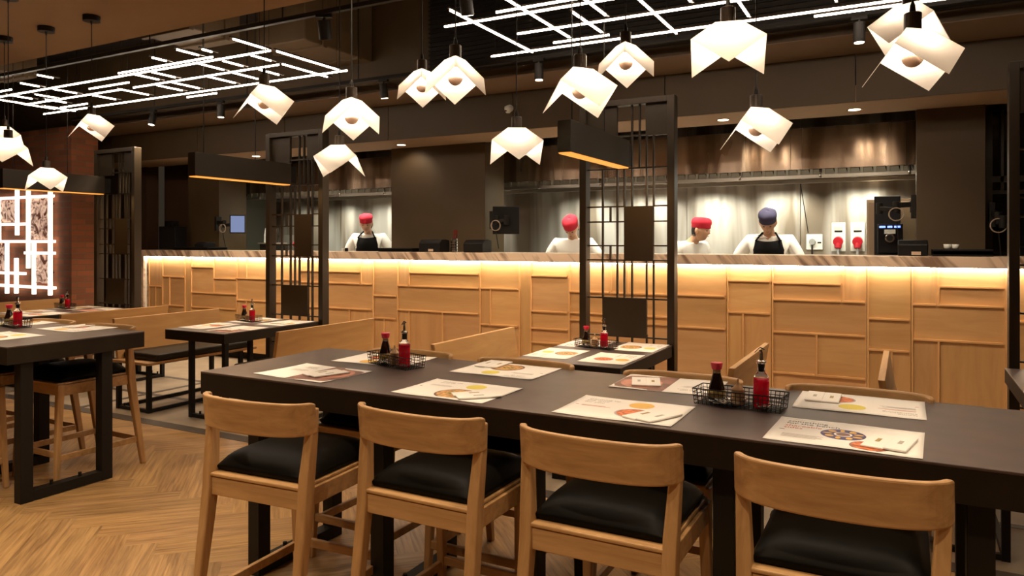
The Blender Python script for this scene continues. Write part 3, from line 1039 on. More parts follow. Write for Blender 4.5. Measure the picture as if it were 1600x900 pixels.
# ================================================================== BRICK WALL ART
e = empty('wall_art', (-10.4, 5.60, .8), 0, 'white light-tube frame holding sepia crowd photographs on the brick wall', 'wall art')
YA = 5.6
def axy(u, v):
    a = (u - 800) / 1142.
    d1 = a * math.sin(R(28.3)) + math.cos(R(28.3)); d0 = a * math.cos(R(28.3)) - math.sin(R(28.3))
    zc = YA / d1
    return d0 * zc + 10.4, 1.5 - (v - 378) * zc / 1142 - .8
def ab(u0, v0, u1, v1, w_=.036):
    x0, z0 = axy(u0, v0); x1, z1 = axy(u1, v1)
    if abs(x1 - x0) > abs(z1 - z0):
        z = (z0 + z1) / 2
        MB().box(x0, x1, -.075, -.035, z - w_ / 2, z + w_ / 2).build('light_tube', ARTT, e, bevel=.004)
        return z
    x = (x0 + x1) / 2
    MB().box(x - w_ / 2, x + w_ / 2, -.085, -.04, z0, z1).build('light_tube', ARTT, e, bevel=.004)
ab(-60, 313, 90, 307.5); ab(8, 350.5, 52, 350.5); ab(-60, 377, 92, 377.5); ab(46, 395, 92, 395.5); ab(-60, 425, 46, 425.5); ab(-60, 443.5, 93, 448)
ab(6, 313, 6, 377); ab(34.5, 294, 34.5, 367.5); ab(52, 295, 52, 419); ab(85.5, 297, 87, 461); ab(18.5, 378, 19, 458); ab(33, 403, 33.5, 458); ab(60.5, 378, 61.5, 459.5)
def ph(u0, v0, u1, v1):
    x0, z0 = axy(u0, v0); x1, z1 = axy(u1, v1)
    MB().box(x0, x1, -.05, -.03, z1, z0).build('photograph', PHOTO, e)
ph(7, 314, 34, 347); ph(54, 311, 84, 374); ph(-30, 380, 16, 422); ph(62, 398, 85, 443)
b = MB()
for xx, zz in ((-.9, .3), (-.9, 1.2), (.55, .3), (.55, 1.2), (.1, .7)):
    b.tube([(xx, -.04, zz), (xx, 0, zz)], .01, 8)
b.build('standoff', BLACKM, e)

# ================================================================== SCREENS
def make_screen():
    e = empty('lattice_screen', (0, 0, 0))
    W_, H_ = .755, 2.585
    d = .045
    b = MB()
    b.box(0, .055, -d, d, 0, H_).build('post', SCREENM, e, bevel=.003)
    MB().box(W_ - .055, W_, -d, d, 0, H_).build('post', SCREENM, e, bevel=.003)
    MB().box(.055, W_ - .055, -d, d, H_ - .045, H_).build('head_rail', SCREENM, e, bevel=.003)
    MB().box(.055, W_ - .055, -.03, .03, .10, .14).build('foot_rail', SCREENM, e, bevel=.003)
    b = MB()
    t = .0055
    def v(x, z0, z1): b.box(x - t, x + t, -.012, .012, z0, z1)
    def h(z, x0, x1): b.box(x0, x1, -.011, .011, z - t, z + t)
    A, Bx = .055, W_ - .055
    for x in (.417, .477, .532): v(x, 2.06, 2.54)
    v(.586, 1.77, 2.30); v(.417, 1.77, 2.06); v(.532, 1.77, 2.06); v(.180, 1.36, 2.06); v(.299, 1.36, 2.06); v(.356, 1.77, 2.06)
    h(2.31, .29, Bx); h(2.06, A, Bx)
    for z in (1.771, 1.655, 1.471): h(z, A, .356); h(z, .586, Bx)
    h(1.36, A, Bx); h(1.069, A, Bx)
    v(.243, 1.655, 1.771); v(.243, 1.36, 1.471)
    for x in (.180, .299, .356, .417, .532, .586): v(x, 1.069, 1.36)
    v(.586, .14, 1.069); h(.777, A, Bx); h(.5, A, Bx)
    for x in (.180, .299, .417, .532): v(x, .14, .80)
    b.build('lattice_bars', SCREENM, e)
    MB().box(A, .299, -.014, .014, 2.28, 2.54).build('solid_panel', SCREENM, e)
    MB().box(.532, Bx, -.014, .014, 2.30, 2.54).build('solid_panel', SCREENM, e)
    MB().box(.356, .586, -.014, .014, 1.36, 1.771).build('solid_panel', SCREENM, e)
    MB().box(.180, .532, -.014, .014, .777, 1.069).build('solid_panel', SCREENM, e)
    return e


sp = Proto(make_screen())
for x, lb in ((-2.25, 'bronze lattice screen at the end of the centre booth table'), (-5.66, 'dark lattice screen at the end of the left booth table'),
              (-8.49, 'dark lattice screen nearest the brick wall'), (.548, 'bronze lattice screen cut off by the right edge of the picture')):
    o = sp.put((x, 5.335, 0), 0, lb, 'lattice screens behind the booth tables')
    o['category'] = 'screen'


def make_signbox():
    e = empty('hanging_lightbox', (0, 0, 0))
    MB().box(-.045, .045, 0, 1.08, .012, .21).build('box_shell', plain('sign_bronze', (.022, .014, .005), .55), e, bevel=.002)
    MB().box(-.040, .040, .01, 1.07, .004, .012).build('underglow_diffuser', SIGNL, e)
    MB().box(-.03, .03, 1.08, 1.16, .03, .19).build('bracket', BLACKM, e)
    for yy in (.12, .68):
        MB().tube([(0, yy, .21), (0, yy, ZH - 2.04)], .004, 6).build('suspension_rod', BLACKM, e)
    return e


bp_ = Proto(make_signbox())
for x, lb in ((-1.845, 'dark box light with orange glowing underside above the centre booth table'),
              (-5.245, 'dark box light with thin orange edge above the left booth table'),
              (-8.15, 'dark box light hanging in front of the brick wall at far left')):
    o = bp_.put((x, 4.10, 2.04), 0, lb, 'box lights above the booths')
    o['category'] = 'light box'
    lamp('box_glow', 'AREA', (x, 4.64, 2.035), 3.0, (1.0, .55, .2), shape='RECTANGLE', size=.08, size_y=1.0)

# ================================================================== PENDANT LAMPS
def make_pendant():
    """origin at the shade apex; the shade is a cube corner of three square sheets with the tip cut flat"""
    e = empty('pendant_lamp', (0, 0, 0))
    s = .162
    h = s * .577
    r_ = math.sqrt(s * s - h * h)
    D = [Vector((r_ * math.cos(k * 2 * PI / 3), r_ * math.sin(k * 2 * PI / 3), -h)) for k in range(3)]
    t = .35
    for k in range(3):
        a, c = D[k], D[(k + 1) % 3]
        b = MB()
        b.face([a * t, a, a + c, c, c * t])
        b.build('shade_panel', SHADE, e, solid=.0016)
    b = MB(); b.face([D[0] * t, D[1] * t, D[2] * t]); b.build('shade_top', SHADE, e, solid=.0016)
    zt = -h * t
    sock = MB().lathe([(.022, zt), (.0235, zt + .002), (.0235, zt + .050), (.021, zt + .052)], 24).build('lamp_socket', BRONZE, e, smooth=False)
    MB().lathe([(.009, zt + .052), (.007, zt + .075), (.003, zt + .085)], 12).build('cord_grip', BLACKM, sock)
    bz = -.108
    bulb = MB().lathe([(.010, .040), (.014, .030), (.024, .020), (.0298, .004), (.030, .000)], 24, (0, 0, bz)).build('bulb_glass', BULB, e, smooth=True)
    MB().lathe([(.0301, .001), (.029, -.008), (.025, -.0165), (.018, -.024), (.009, -.0288), (.001, -.030)], 24, (0, 0, bz)).build('bulb_cap', plain('bulb_cap_copper', (.50, .36, .28), .45, metal=.5), bulb, smooth=True)
    MB().lathe([(.010, zt), (.010, bz + .04)], 12).build('bulb_neck', BRONZE, bulb)
    
    return e


PEND = [  # x, y, z apex, angle, label
    (-2.588, 2.411, 2.246, .899, 'white folded pendant lamp level with the right end of the left light grid'),
    (-2.071, 2.410, 2.137, 1.178, 'white folded pendant above another, hanging just right of the left screen top'),
    (-2.581, 2.910, 2.031, 6.121, 'lower white folded pendant in front of the right post of the left screen'),
    (-2.062, 2.910, 2.362, 7.393, 'white folded pendant partly hidden behind its right neighbour, high in the centre'),
    (-1.550, 2.411, 2.249, 7.395, 'white folded pendant overlapping the one on its left, high in the centre'),
    (-1.544, 2.910, 2.043, .049, 'low white folded pendant hanging over the middle pier'),
    (-1.023, 2.412, 2.148, .397, 'white folded pendant hanging just above the orange-lit box light'),
    (-1.028, 2.910, 2.356, .823, 'white folded pendant above the top of the centre screen'),
    (-.505, 2.410, 2.238, -.295, 'large white folded pendant like an open envelope, right of centre'),
    (-.504, 2.911, 2.043, .280, 'low white folded pendant above the navy capped cook'),
    (.018, 2.413, 2.143, 6.466, 'largest white folded pendant near the top right corner, front one'),
    (.012, 2.911, 2.361, 5.283, 'white folded pendant behind the largest one at top right'),
    (-4.695, 2.910, 2.363, 7.355, 'white folded pendant just below the left light grid, second from the left wall'),
    (-5.209, 2.910, 2.040, .722, 'white folded pendant directly above the lit wall art'),
    (-4.705, 2.410, 2.148, .354, 'white folded pendant cut off at the left picture edge, lower one'),
    (-5.730, 2.910, 2.362, .354, 'white folded pendant at the left picture edge, behind and above another'),
]
pp = Proto(make_pendant())
for i, (x, y, z, a, lb) in enumerate(PEND):
    o = pp.put((x, y, z), a, lb, 'folded white pendant lamps')
    o['category'] = 'pendant lamp'
    c = MB().tube([(0, 0, .03), (0, 0, ZL - z)], .0028, 6).build('cord', BLACKM, o)
    cn = MB().lathe([(.052, 0), (.052, .035)], 24, (0, 0, ZL - z - .0355)).build('canopy', BLACKM, o)
    c = MB().lathe([(.004, -.022), (.008, 0)], 12, (0, 0, ZL - z - .0355)).build('cord_grip', BLACKM, cn)

# ================================================================== COMMUNAL TABLES
def communal(x0, x1, frames, label):
    e = empty('communal_table', ((x0 + x1) / 2, 2.68, 0), 0, label, 'table')
    cx = (x0 + x1) / 2
    MB().box(x0 - cx, x1 - cx, -.42, .42, .902, .910).build('tabletop', TABLE, e, bevel=.002)
    MB().box(x0 - cx + .001, x1 - cx - .001, -.419, .419, .808, .902).build('apron', EDGE, e)
    for fx in frames:
        x = fx - cx
        MB().box(x - .033, x + .033, -.34, -.27, 0, .81).build('leg', BLACKM, e, bevel=.002)
        MB().box(x - .033, x + .033, .14, .21, 0, .81).build('leg', BLACKM, e, bevel=.002)
        MB().box(x - .033, x + .033, -.27, .14, .004, .06).build('foot_bar', BLACKM, e)
        for yy in (-.15, .02):
            MB().tube([(x, yy, .06), (x, yy, .085)], .010, 8).build('floor_bolt', BLACKM, e)
    return e


communal(-2.83, 2.0, (-2.58, -1.88, -1.19, -.505, .18, .90, 1.6), 'long dark grey high table in the foreground')
communal(-7.6, -4.425, (-4.475, -5.165, -5.86, -6.58, -7.28), 'dark grey high table cut off by the left edge')

# ================================================================== STOOLS
def make_stool():
    """origin on the floor under the seat centre; the back is at -y"""
    e = empty('counter_stool', (0, 0, 0))
    for s in (-1, 1):
        # rear leg : foot - seat - top
        b = MB()
        b.loft([((s * .236, -.325, 0), .032, .032), ((s * .229, -.258, .46), .041, .046), ((s * .227, -.243, .58), .042, .050),
                ((s * .229, -.238, .66), .041, .048), ((s * .236, -.224, .80), .036, .040), ((s * .239, -.216, .906), .032, .030)])
        b.build('leg', OAKV, e, bevel=.006)
        b = MB()
        b.bar((s * .225, .245, 0), (s * .213, .215, .62), .028, .028, .040, .042, up=(0, 1, 0))
        b.build('leg', OAKV, e, bevel=.005)
    b = MB()
    b.box(-.207, .207, -.258, -.230, .546, .615)
    b.box(-.20, .20, .205, .23, .553, .615)
    for s in (-1, 1):
        b.box(s * .205, s * .23, -.225, .21, .550, .615)
    b.build('seat_rail', OAK, e, bevel=.003)
    MB().box(-.218, .218, -.262, .238, .616, .629).build('seat_board', OAK, e, bevel=.004)
    # cushion
    bm = bmesh.new()
    n = 14
    vs = {}
    def hgt(u, v):
        return (max(0, 1 - abs(u) ** 4.5)) ** .5 * (max(0, 1 - abs(v) ** 4.5)) ** .5
    for k, top in enumerate((0, 1)):
        for i in range(n + 1):
            for j in range(n + 1):
                u, v = -1 + 2 * i / n, -1 + 2 * j / n
                z = .630 + (top * (.020 + .062 * hgt(u, v)))
                if top == 0 and 0 < i < n and 0 < j < n:
                    pass
                ins = 1 - (.0 if top else .03)
                vs[(k, i, j)] = bm.verts.new((u * .215 * ins, v * .222 * ins - .010, z))
    for k in (0, 1):
        for i in range(n):
            for j in range(n):
                q = [vs[(k, i, j)], vs[(k, i + 1, j)], vs[(k, i + 1, j + 1)], vs[(k, i, j + 1)]]
                bm.faces.new(q if k else q[::-1])
    for i in range(n):
        for a, c in (((i, 0), (i + 1, 0)), ((i + 1, n), (i, n)), ((n, i), (n, i + 1)), ((0, i + 1), (0, i))):
            bm.faces.new([vs[(0, *a)], vs[(0, *c)], vs[(1, *c)], vs[(1, *a)]])
    m_ = MB(); m_.bm.free(); m_.bm = bm
    o = m_.build('seat_cushion', LEATHER, e, smooth=True, bevel=.006)
    # curved back rest
    bm = bmesh.new()
    K = 28
    rings = []
    for i in range(K + 1):
        t = -1 + 2 * i / K
        x = .250 * (1 - (1 - abs(t)) ** 1.5) * (1 if t > 0 else -1)
        y = -.304 + .035 * abs(t) ** 5 + .052 * abs(t) ** 2
        rings.append((x, y))
    prof_n = []
    vr = []
    for i, (x, y) in enumerate(rings):
        a = Vector(rings[max(0, i - 1)]); c = Vector(rings[min(K, i + 1)])
        d = (c - a).normalized()
        nrm = Vector((d.y, -d.x))
        t = abs(-1 + 2 * i / K)
        th = .012
        e_ = .0 if t < .9 else .005 * ((t - .9) / .1) ** 2
        z0, z1 = .806 + .010 * t ** 2 + e_, .930 - e_
        ring = []
        for (o_, z) in ((-th, z0), (th, z0), (th * .9, z1), (-th * .9, z1)):
            p = Vector((x, y)) + nrm * o_
            lean = -(z - .86) * .12
            ring.append(bm.verts.new((p.x, p.y + lean, z)))
        vr.append(ring)
    for a, c in zip(vr, vr[1:]):
        for k in range(4):
            bm.faces.new([a[k], a[(k + 1) % 4], c[(k + 1) % 4], c[k]])
    bm.faces.new(vr[0][::-1]); bm.faces.new(vr[-1])
    m_ = MB(); m_.bm.free(); m_.bm = bm
    m_.build('backrest', OAK, e, smooth=False, bevel=.006)
    for s in (-1, 1):
        MB().bar((s * .227, -.300, .17), (s * .222, .238, .17), .020, .036).build('stretcher', OAK, e, bevel=.003)
    MB().bar((-.22, .236, .19), (.22, .236, .19), .020, .036).build('stretcher', OAK, e, bevel=.003)
    MB().bar((-.228, -.298, .17), (.228, -.298, .17), .020, .036).build('stretcher', OAK, e, bevel=.003)
    return e


st = Proto(make_stool())
NEARS = [(-2.12, 2.165, 'leftmost oak stool on the near side of the long table, beside its free end'),
         (-1.465, 2.285, 'second oak stool from the left on the near side of the long table'),
         (-.815, 2.285, 'third oak stool from the left at the near side of the table'),
         (-.155, 2.285, 'rightmost oak stool at the near side of the long table, back fully in view')]
for x, y, lb in NEARS:
    o = st.put((x, y, 0), R(4) if x < -2 else 0, lb, 'oak stools on the near side of the long table'); o['category'] = 'stool'
FARS = [(-2.265, 'oak stool across the long table, behind its left condiment basket'),
        (-1.60, 'oak stool across the long table, left of the centre booth table'),
        (-.845, 'oak stool across the long table, just left of its right condiment basket'),
        (-.165, 'oak stool across the long table, right of its right condiment basket')]
for x, lb in FARS:
    o = st.put((x, 2.86, 0), PI, lb, 'oak stools on the far side of the long table'); o['category'] = 'stool'
for x, y, r, lb in ((-4.80, 2.86, PI, 'oak stool at the free end of the left table, slanted rear leg in view'),
                    (-5.48, 2.86, PI, 'oak stool on the far side of the left table, second from its free end'),
                    (-6.16, 2.86, PI, 'oak stool on the far side of the left table, at the picture edge'),
                    (-5.06, 2.22, 0, 'oak stool on the near side of the left table, mostly hidden by its leg frame')):
    o = st.put((x, y, 0), r, lb, 'oak stools at the left table'); o['category'] = 'stool'

# ================================================================== BOOTHS
def booth_table(x0, x1, label, y0=4.18, y1=5.285):
    cx, cy = (x0 + x1) / 2, (y0 + y1) / 2
    hx, hy = (x1 - x0) / 2, (y1 - y0) / 2
    e = empty('booth_table', (cx, cy, 0), 0, label, 'table')
    MB().box(-hx, hx, -hy, hy, .733, .740).build('tabletop', TABLE, e, bevel=.002)
    MB().box(-hx + .001, hx - .001, -hy + .001, hy - .001, .655, .733).build('apron', EDGE, e)
    for sx in (-.075, hx - .035):
        for sy in (-hy + .04, .12):
            MB().box(sx - .02, sx + .02, sy - .02, sy + .02, 0, .656).build('leg', BLACKM, e, bevel=.002)
    for sy in (-hy + .04, .12):
        MB().box(-.055, hx - .055, sy - .018, sy + .018, .003, .035).build('foot_bar', BLACKM, e)
    for xx in (.03, .22):
        MB().tube([(xx, -hy + .04, .035), (xx, -hy + .04, .06)], .009, 8).build('floor_bolt', BLACKM, e)
    return e


booth_table(-2.25, -1.51, 'dark booth table in the centre under the orange-lit box light')
booth_table(-5.69, -4.945, 'dark booth table at left in front of the dark lattice screen')
booth_table(-8.55, -7.82, 'dark booth table furthest left, below the lit wall art')
booth_table(.525, 1.30, 'dark booth table at the right edge, only its near corner visible')


def make_bench():
    """seat extends towards +x from the back; back top edge at x=0; origin on floor"""
    e = empty('booth_bench', (0, 0, 0))
    b = MB()
    pr = [(0.0, .80), (.034, .80), (.094, .44), (.062, .44)]
    mt = Matrix(((1, 0, 0, 0), (0, 0, 1, 0), (0, 1, 0, 0), (0, 0, 0, 1)))
    b.prism(pr, 4.14, 5.30, mt)
    b.build('backrest', BENCHW, e, bevel=.003)
    MB().box(.06, .56, 4.10, 5.32, .415, .44).build('seat_board', OAK, e, bevel=.005)
    MB().box(.085, .56, 4.19, 5.26, .44, .505).build('seat_cushion', BENCHL, e, bevel=.022, seg=4, smooth=False)
    for yy in (4.13, 5.13):
        for xx in (.12, .54):
            MB().box(xx - .018, xx + .018, yy - .018, yy + .018, 0, .415).build('leg', BLACKM, e)
        MB().box(.12, .54, yy - .014, yy + .014, .003, .03).build('foot_bar', BLACKM, e)
        for xx in (.2, .3):
            MB().tube([(xx, yy, .03), (xx, yy, .055)], .009, 8).build('floor_bolt', BLACKM, e)
    for xx in (.12, .54):
        MB().box(xx - .014, xx + .014, 4.13, 5.13, .003, .033).build('runner', BLACKM, e)
    return e


bn = Proto(make_bench())
YM = 4.72
for x, flip, lb in ((-6.375, False, 'oak booth bench with black seat, left of the left booth table'),
                    (-4.285, True, 'oak booth bench right of the left booth table, back towards us'),
                    (-2.865, False, 'oak booth bench on the left of the centre booth table, broad back in view'),
                    (-.830, True, 'oak booth bench right of the centre booth table, pale top edge showing'),
                    (-.125, False, 'oak booth bench seen end on, left of the right edge booth table'),
                    (-7.155, True, 'oak booth bench back rising behind the left high table'),
                    (-9.24, False, 'oak booth bench against the brick wall below the lit wall art')):
    o = bn.put((x, 0, 0), 0, lb, 'oak booth benches')
    o['category'] = 'bench'
    if flip:
        o.rotation_euler = (0, 0, PI)
        o.location = (x, 4.72 * 2, 0)

# ================================================================== TABLEWARE
def ell(cx, cy, rx, ry, n=28, a0=0, a1=2 * PI):
    return [(cx + rx * math.cos(a0 + (a1 - a0) * k / n), cy + ry * math.sin(a0 + (a1 - a0) * k / n)) for k in range(n if a1 - a0 > 6.2 else n + 1)]


def text(body, size, x, y, z, mat, parent, align='LEFT'):
    c = bpy.data.curves.new('lettering', 'FONT')
    c.body = body
    c.size = size
    c.align_x = align
    c.space_line = .95
    c.extrude = .00005
    c.materials.append(mat)
    tmp = bpy.data.objects.new('lettering_curve', c)
    COL.objects.link(tmp)
    dg = bpy.context.evaluated_depsgraph_get()
    me = bpy.data.meshes.new_from_object(tmp.evaluated_get(dg))
    bpy.data.objects.remove(tmp)
    o = bpy.data.objects.new('lettering', me)
    COL.objects.link(o)
    o.parent = parent
    o.location = (x, y, z)
    return o


MW, MH = .42, .315


def mat_base(e, seed):
    rnd = random.Random(seed)
    bm = bmesh.new()
    nx, ny = 20, 8
    g = [[None] * (ny + 1) for _ in range(nx + 1)]
    ph1, ph2 = rnd.uniform(0, 6), rnd.uniform(0, 6)
    for i in range(nx + 1):
        for j in range(ny + 1):
            u, v = -1 + 2 * i / nx, -1 + 2 * j / ny
            z = .0006 + .0016 * max(0, abs(v) - .8) * 5 * (1 + math.sin(u * 4 + ph1)) * .5 + .0012 * max(0, abs(u) - .85) * 6 * (1 + math.sin(v * 3 + ph2)) * .5
            g[i][j] = bm.verts.new((u * MW / 2, v * MH / 2, z))
    for i in range(nx):
        for j in range(ny):
            bm.faces.new([g[i][j], g[i + 1][j], g[i + 1][j + 1], g[i][j + 1]])
    m_ = MB(); m_.bm.free(); m_.bm = bm
    return m_.build('paper_sheet', PAPER, e, smooth=True, solid=.0004)


ZP = .0013


def flat(poly, name, mat, e, z=ZP, th=.0002):
    return MB().prism(poly, z, z + th).build(name, mat, e)


def rectp(x0, y0, x1, y1):
    return [(x0, y0), (x1, y0), (x1, y1), (x0, y1)]


def hairlines(e, x, y, n, w, dy=.009, mat=None):
    b = MB()
    rnd = random.Random(n * 13 + int(x * 1000))
    for i in range(n):
        b.box(x, x + w * rnd.uniform(.75, 1), y - i * dy, y - i * dy + .0022, ZP, ZP + .0002)
    b.build('small_print', mat or PRINTG, e)


def bowl_print(e, cx, cy, r, food, rim=PRINTP, lx=0):
    rm = flat(ell(cx, cy, r * 1.12, r * 1.12), 'printed_plate', rim, e)
    flat(ell(cx, cy, r, r), 'printed_food', food, rm, ZP + .0003)


def make_mat(kind, seed):
    e = empty('paper_placemat', (0, 0, 0))
    mat_base(e, seed)
    if kind == 'bench':       # sides menu, gold and navy plate
        text('something\nfor the bench', .029, -.180, .100, ZP, PRINTB, e)
        text('shareable\nsides', .029, -.180, .040, ZP, PRINTR, e)
        hairlines(e, -.19, .135, 1, .16)
        hairlines(e, -.17, -.06, 5, .12)
        flat(rectp(-.188, -.012, -.172, -.008), 'small_print', PRINTB, e)
        flat(ell(-.005, .005, .064, .064), 'printed_plate', PRINTN, e)
        b = MB()
        for k in range(9):
            a = k / 9 * 2 * PI + .3
            c = Vector((-.005 + .045 * math.cos(a), .005 + .045 * math.sin(a)))
            b.prism([(c.x + .009 * math.cos(t) * abs(math.cos(a)) + .0055 * math.cos(t), c.y + .009 * math.sin(t) * abs(math.sin(a)) + .0055 * math.sin(t)) for t in [i * PI / 6 for i in range(12)]], ZP + .0003, ZP + .0005)
        b.build('printed_dumplings', PRINTY, e)
        dr = flat(ell(-.005, .005, .026, .026), 'printed_dish', PAPER, e, ZP + .0003)
        flat(ell(-.005, .005, .020, .020), 'printed_sauce', PRINTBR, dr, ZP + .0006)
        bowl_print(e, .075, -.095, .048, PRINTF2, PRINTBR)
    elif kind == 'icon':
        text('iconic\nsomething', .026, -.185, .100, ZP, PRINTG, e)
        hairlines(e, -.18, .045, 2, .12, mat=PRINTR)
        hairlines(e, -.18, .010, 3, .12)
        flat(rectp(-.19, -.045, -.178, -.041), 'small_print', PRINTR, e)
        flat(ell(.020, .062, .045, .045), 'printed_circle', PRINTLY, e)
        bowl_print(e, .070, -.055, .050, PRINTF2, PRINTP)
    elif kind == 'noodle':
        text('making the\nmost of', .022, -.15, .115, ZP, PRINTG, e)
        hairlines(e, -.16, .055, 3, .12)
        flat(rectp(-.188, .002, -.176, .006), 'small_print', PRINTB, e)
        flat(ell(.035, .085, .042, .042), 'printed_circle', PRINTLY, e)
        bowl_print(e, .025, -.06, .072, PRINTF, PRINTBR)
        b = MB()
        for k in range(6):
            b.prism(ell(.02 + .02 * math.cos(k), -.055 + .015 * math.sin(k * 2), .007, .005, 8), ZP + .0006, ZP + .0008)
        b.build('printed_herbs', plain('print_green_%d' % seed, (.10, .22, .03), .6), e)
    elif kind == 'wok':
        text('warming up\nthe wok\nfor you', .026, -.175, .105, ZP, PRINTG, e)
        hairlines(e, -.165, .010, 2, .12, mat=PRINTR)
        flat(rectp(-.19, .010, -.178, .014), 'small_print', PRINTR, e)
        flat(ell(.035, .085, .045, .045), 'printed_circle', PRINTY, e)
        bowl_print(e, .045, -.04, .058, PRINTF2, PRINTP)
    elif kind == 'photo':     # cream text side and brown photograph side
        text('eat well\nand share', .02, -.13, .09, ZP, PRINTG, e)
        hairlines(e, -.15, .03, 4, .10)
        flat(rectp(-.01, -MH / 2 + .002, MW / 2 - .002, MH / 2 - .002), 'printed_photograph', PRINTBR, e)
        flat(ell(.11, .02, .085, .10), 'printed_bowl', plain('print_pink_%d' % seed, (.55, .25, .18), .6, noise=.3, scale=20), e, ZP + .0003)
    return e


def packets(kind, seed):
    """folded white napkin sleeves with printed tabs lying on a mat"""
    e = empty('napkin_packet', (0, 0, 0))
    rnd = random.Random(seed)
    for k in range(2):
        s = Matrix.Translation((k * .058 - .03, rnd.uniform(-.006, .006), 0)) @ Matrix.Rotation(rnd.uniform(-.08, .08), 4, 'Z')
        b = MB()
        b.box(-.030, .030, -.085, .085, .0 + k * .0015, .0065 + k * .0015, s)
        slv = b.build('paper_sleeve', PAPER, e, bevel=.0025)
        b = MB()
        b.box(-.006, .006, -.020, .020, .0066 + k * .0015, .0069 + k * .0015, s)
        b.build('printed_label', PRINTG if k else LABELM, slv)
    return e


MATS_AT = [  # kind, x, y, rot, label, napkin(dx,dy,rot)
    ('photo', -2.35, 2.475, R(-3), .91, 'placemat half brown photograph on the near left corner of the long table', (.085, .0, R(-14))),
    ('noodle', -1.565, 2.452, R(-1), .91, 'placemat with a printed noodle bowl and lemon circle, near side of the long table', (.125, -.055, R(-42))),
    ('wok', -.868, 2.445, R(0), .91, 'placemat with printed red food and orange circle, near side of the long table', (.12, -.055, R(-20))),
    ('bench', -.163, 2.437, R(-2), .91, 'placemat with a printed navy plate of dumplings, near right of the long table', (.125, -.035, R(-6))),
    ('wok', -2.30, 2.925, PI + R(3), .91, 'placemat mostly hidden behind the left condiment basket on the long table', None),
    ('noodle', -1.615, 2.945, PI, .91, 'placemat on the far side of the long table, in front of the centre booth table', (.12, -.09, R(5))),
    ('photo', -.86, 2.965, PI + R(2), .91, 'placemat with a brown photograph and napkins, left of the right condiment basket', (.095, .01, R(20))),
    ('icon', -.148, 2.930, PI, .91, 'placemat right of the right condiment basket, two napkins at its left', (.125, -.045, R(4))),
    ('noodle', -4.975, 2.505, 0, .91, 'placemat on the near side of the left high table', None),
    ('wok', -4.975, 2.985, PI, .91, 'placemat with dark print near the free end of the left high table', (.08, -.06, R(10))),
    ('noodle', -5.66, 2.985, PI, .91, 'placemat behind the condiment basket on the left high table', None),
    ('noodle', -2.09, 4.53, R(90), .74, 'placemat with small bowl print at the near left of the centre booth table', None),
    ('wok', -1.685, 4.50, R(-90), .74, 'placemat at the near right corner of the centre booth table', None),
    ('bench', -2.09, 5.075, R(90), .74, 'placemat at the far left of the centre booth table behind the basket', (.1, -.0, 0)),
    ('noodle', -1.685, 5.075, R(-90), .74, 'placemat at the far right of the centre booth table beside the screen post', None),
    ('wok', -5.535, 4.52, R(90), .74, 'placemat at the near left of the left booth table', (.12, 0, R(4))),
    ('photo', -5.115, 4.46, R(-90), .74, 'dark-sided placemat at the near right of the left booth table', (.08, -.02, R(10))),
    ('noodle', -5.535, 5.06, R(90), .74, 'placemat at the far left of the left booth table behind the basket', None),
    ('wok', -5.115, 5.03, R(-90), .74, 'placemat at the far right of the left booth table by the screen', (.06, 0, R(8))),
    ('noodle', -8.39, 4.50, R(90), .74, 'placemat at the near left of the table below the wall art', None),
    ('wok', -7.99, 4.42, R(-90), .74, 'placemat at the near right of the table below the wall art', None),
    ('noodle', -8.39, 5.05, R(90), .74, 'placemat at the far left of the table below the wall art', None),
    ('photo', -7.99, 5.02, R(-90), .74, 'placemat at the far right of the table below the wall art', None),
]
mprotos = {k: Proto(make_mat(k, i)) for i, k in enumerate(('photo', 'noodle', 'wok', 'bench', 'icon'))}
nproto = Proto(packets(0, 4))
for kind, x, y, rz, z, lb, nap in MATS_AT:
    o = mprotos[kind].put((x, y, z + .0004), rz, lb, 'paper placemats')
    o['category'] = 'placemat'
    if nap:
        c_, s_ = math.cos(rz), math.sin(rz)
        o2 = nproto.put((x + nap[0] * c_ - nap[1] * s_, y + nap[0] * s_ + nap[1] * c_, z + .0024), rz + nap[2],
                        'white napkin packets on the ' + lb.replace(', two napkins at its left', '').replace(' and napkins', ''), 'napkin packets on the placemats')
        lab = o2['label'].split()
        o2['label'] = ' '.join(lab[:16])
        o2['category'] = 'napkin'


def make_basket(w_=.30, d_=.105, h_=.055):
    e = empty('wire_basket', (0, 0, 0))
    b = MB()
    hx, hy = w_ / 2, d_ / 2
    t = .0013
    nx, ny, nz = 20, 7, 4
    fl = .012
    def P(x, y, z):
        k = 1 + .10 * z / h_
        return (x * (1 + fl * 2 * z / h_ * .5 / hx * .5), y * k, z + .003)
    for i in range(nx + 1):
        x = -hx + w_ * i / nx
        b.tube([P(x, -hy, h_), P(x, -hy, 0), P(x, hy, 0), P(x, hy, h_)], t, 4, False)
    for j in range(ny + 1):
        y = -hy + d_ * j / ny
        b.tube([P(-hx, y, h_), P(-hx, y, 0), P(hx, y, 0), P(hx, y, h_)], t, 4, False)
    b.build('wire_mesh', BLACKM, e)
    b = MB()
    for k in range(1, nz):
        z = h_ * k / nz
        b.tube([P(-hx, -hy, z), P(hx, -hy, z), P(hx, hy, z), P(-hx, hy, z), P(-hx, -hy, z)], t, 4, False)
    b.tube([P(-hx, -hy, h_), P(hx, -hy, h_), P(hx, hy, h_), P(-hx, hy, h_), P(-hx, -hy, h_)], .0022, 6, False)
    b.build('wire_rim', BLACKM, e)
    return e


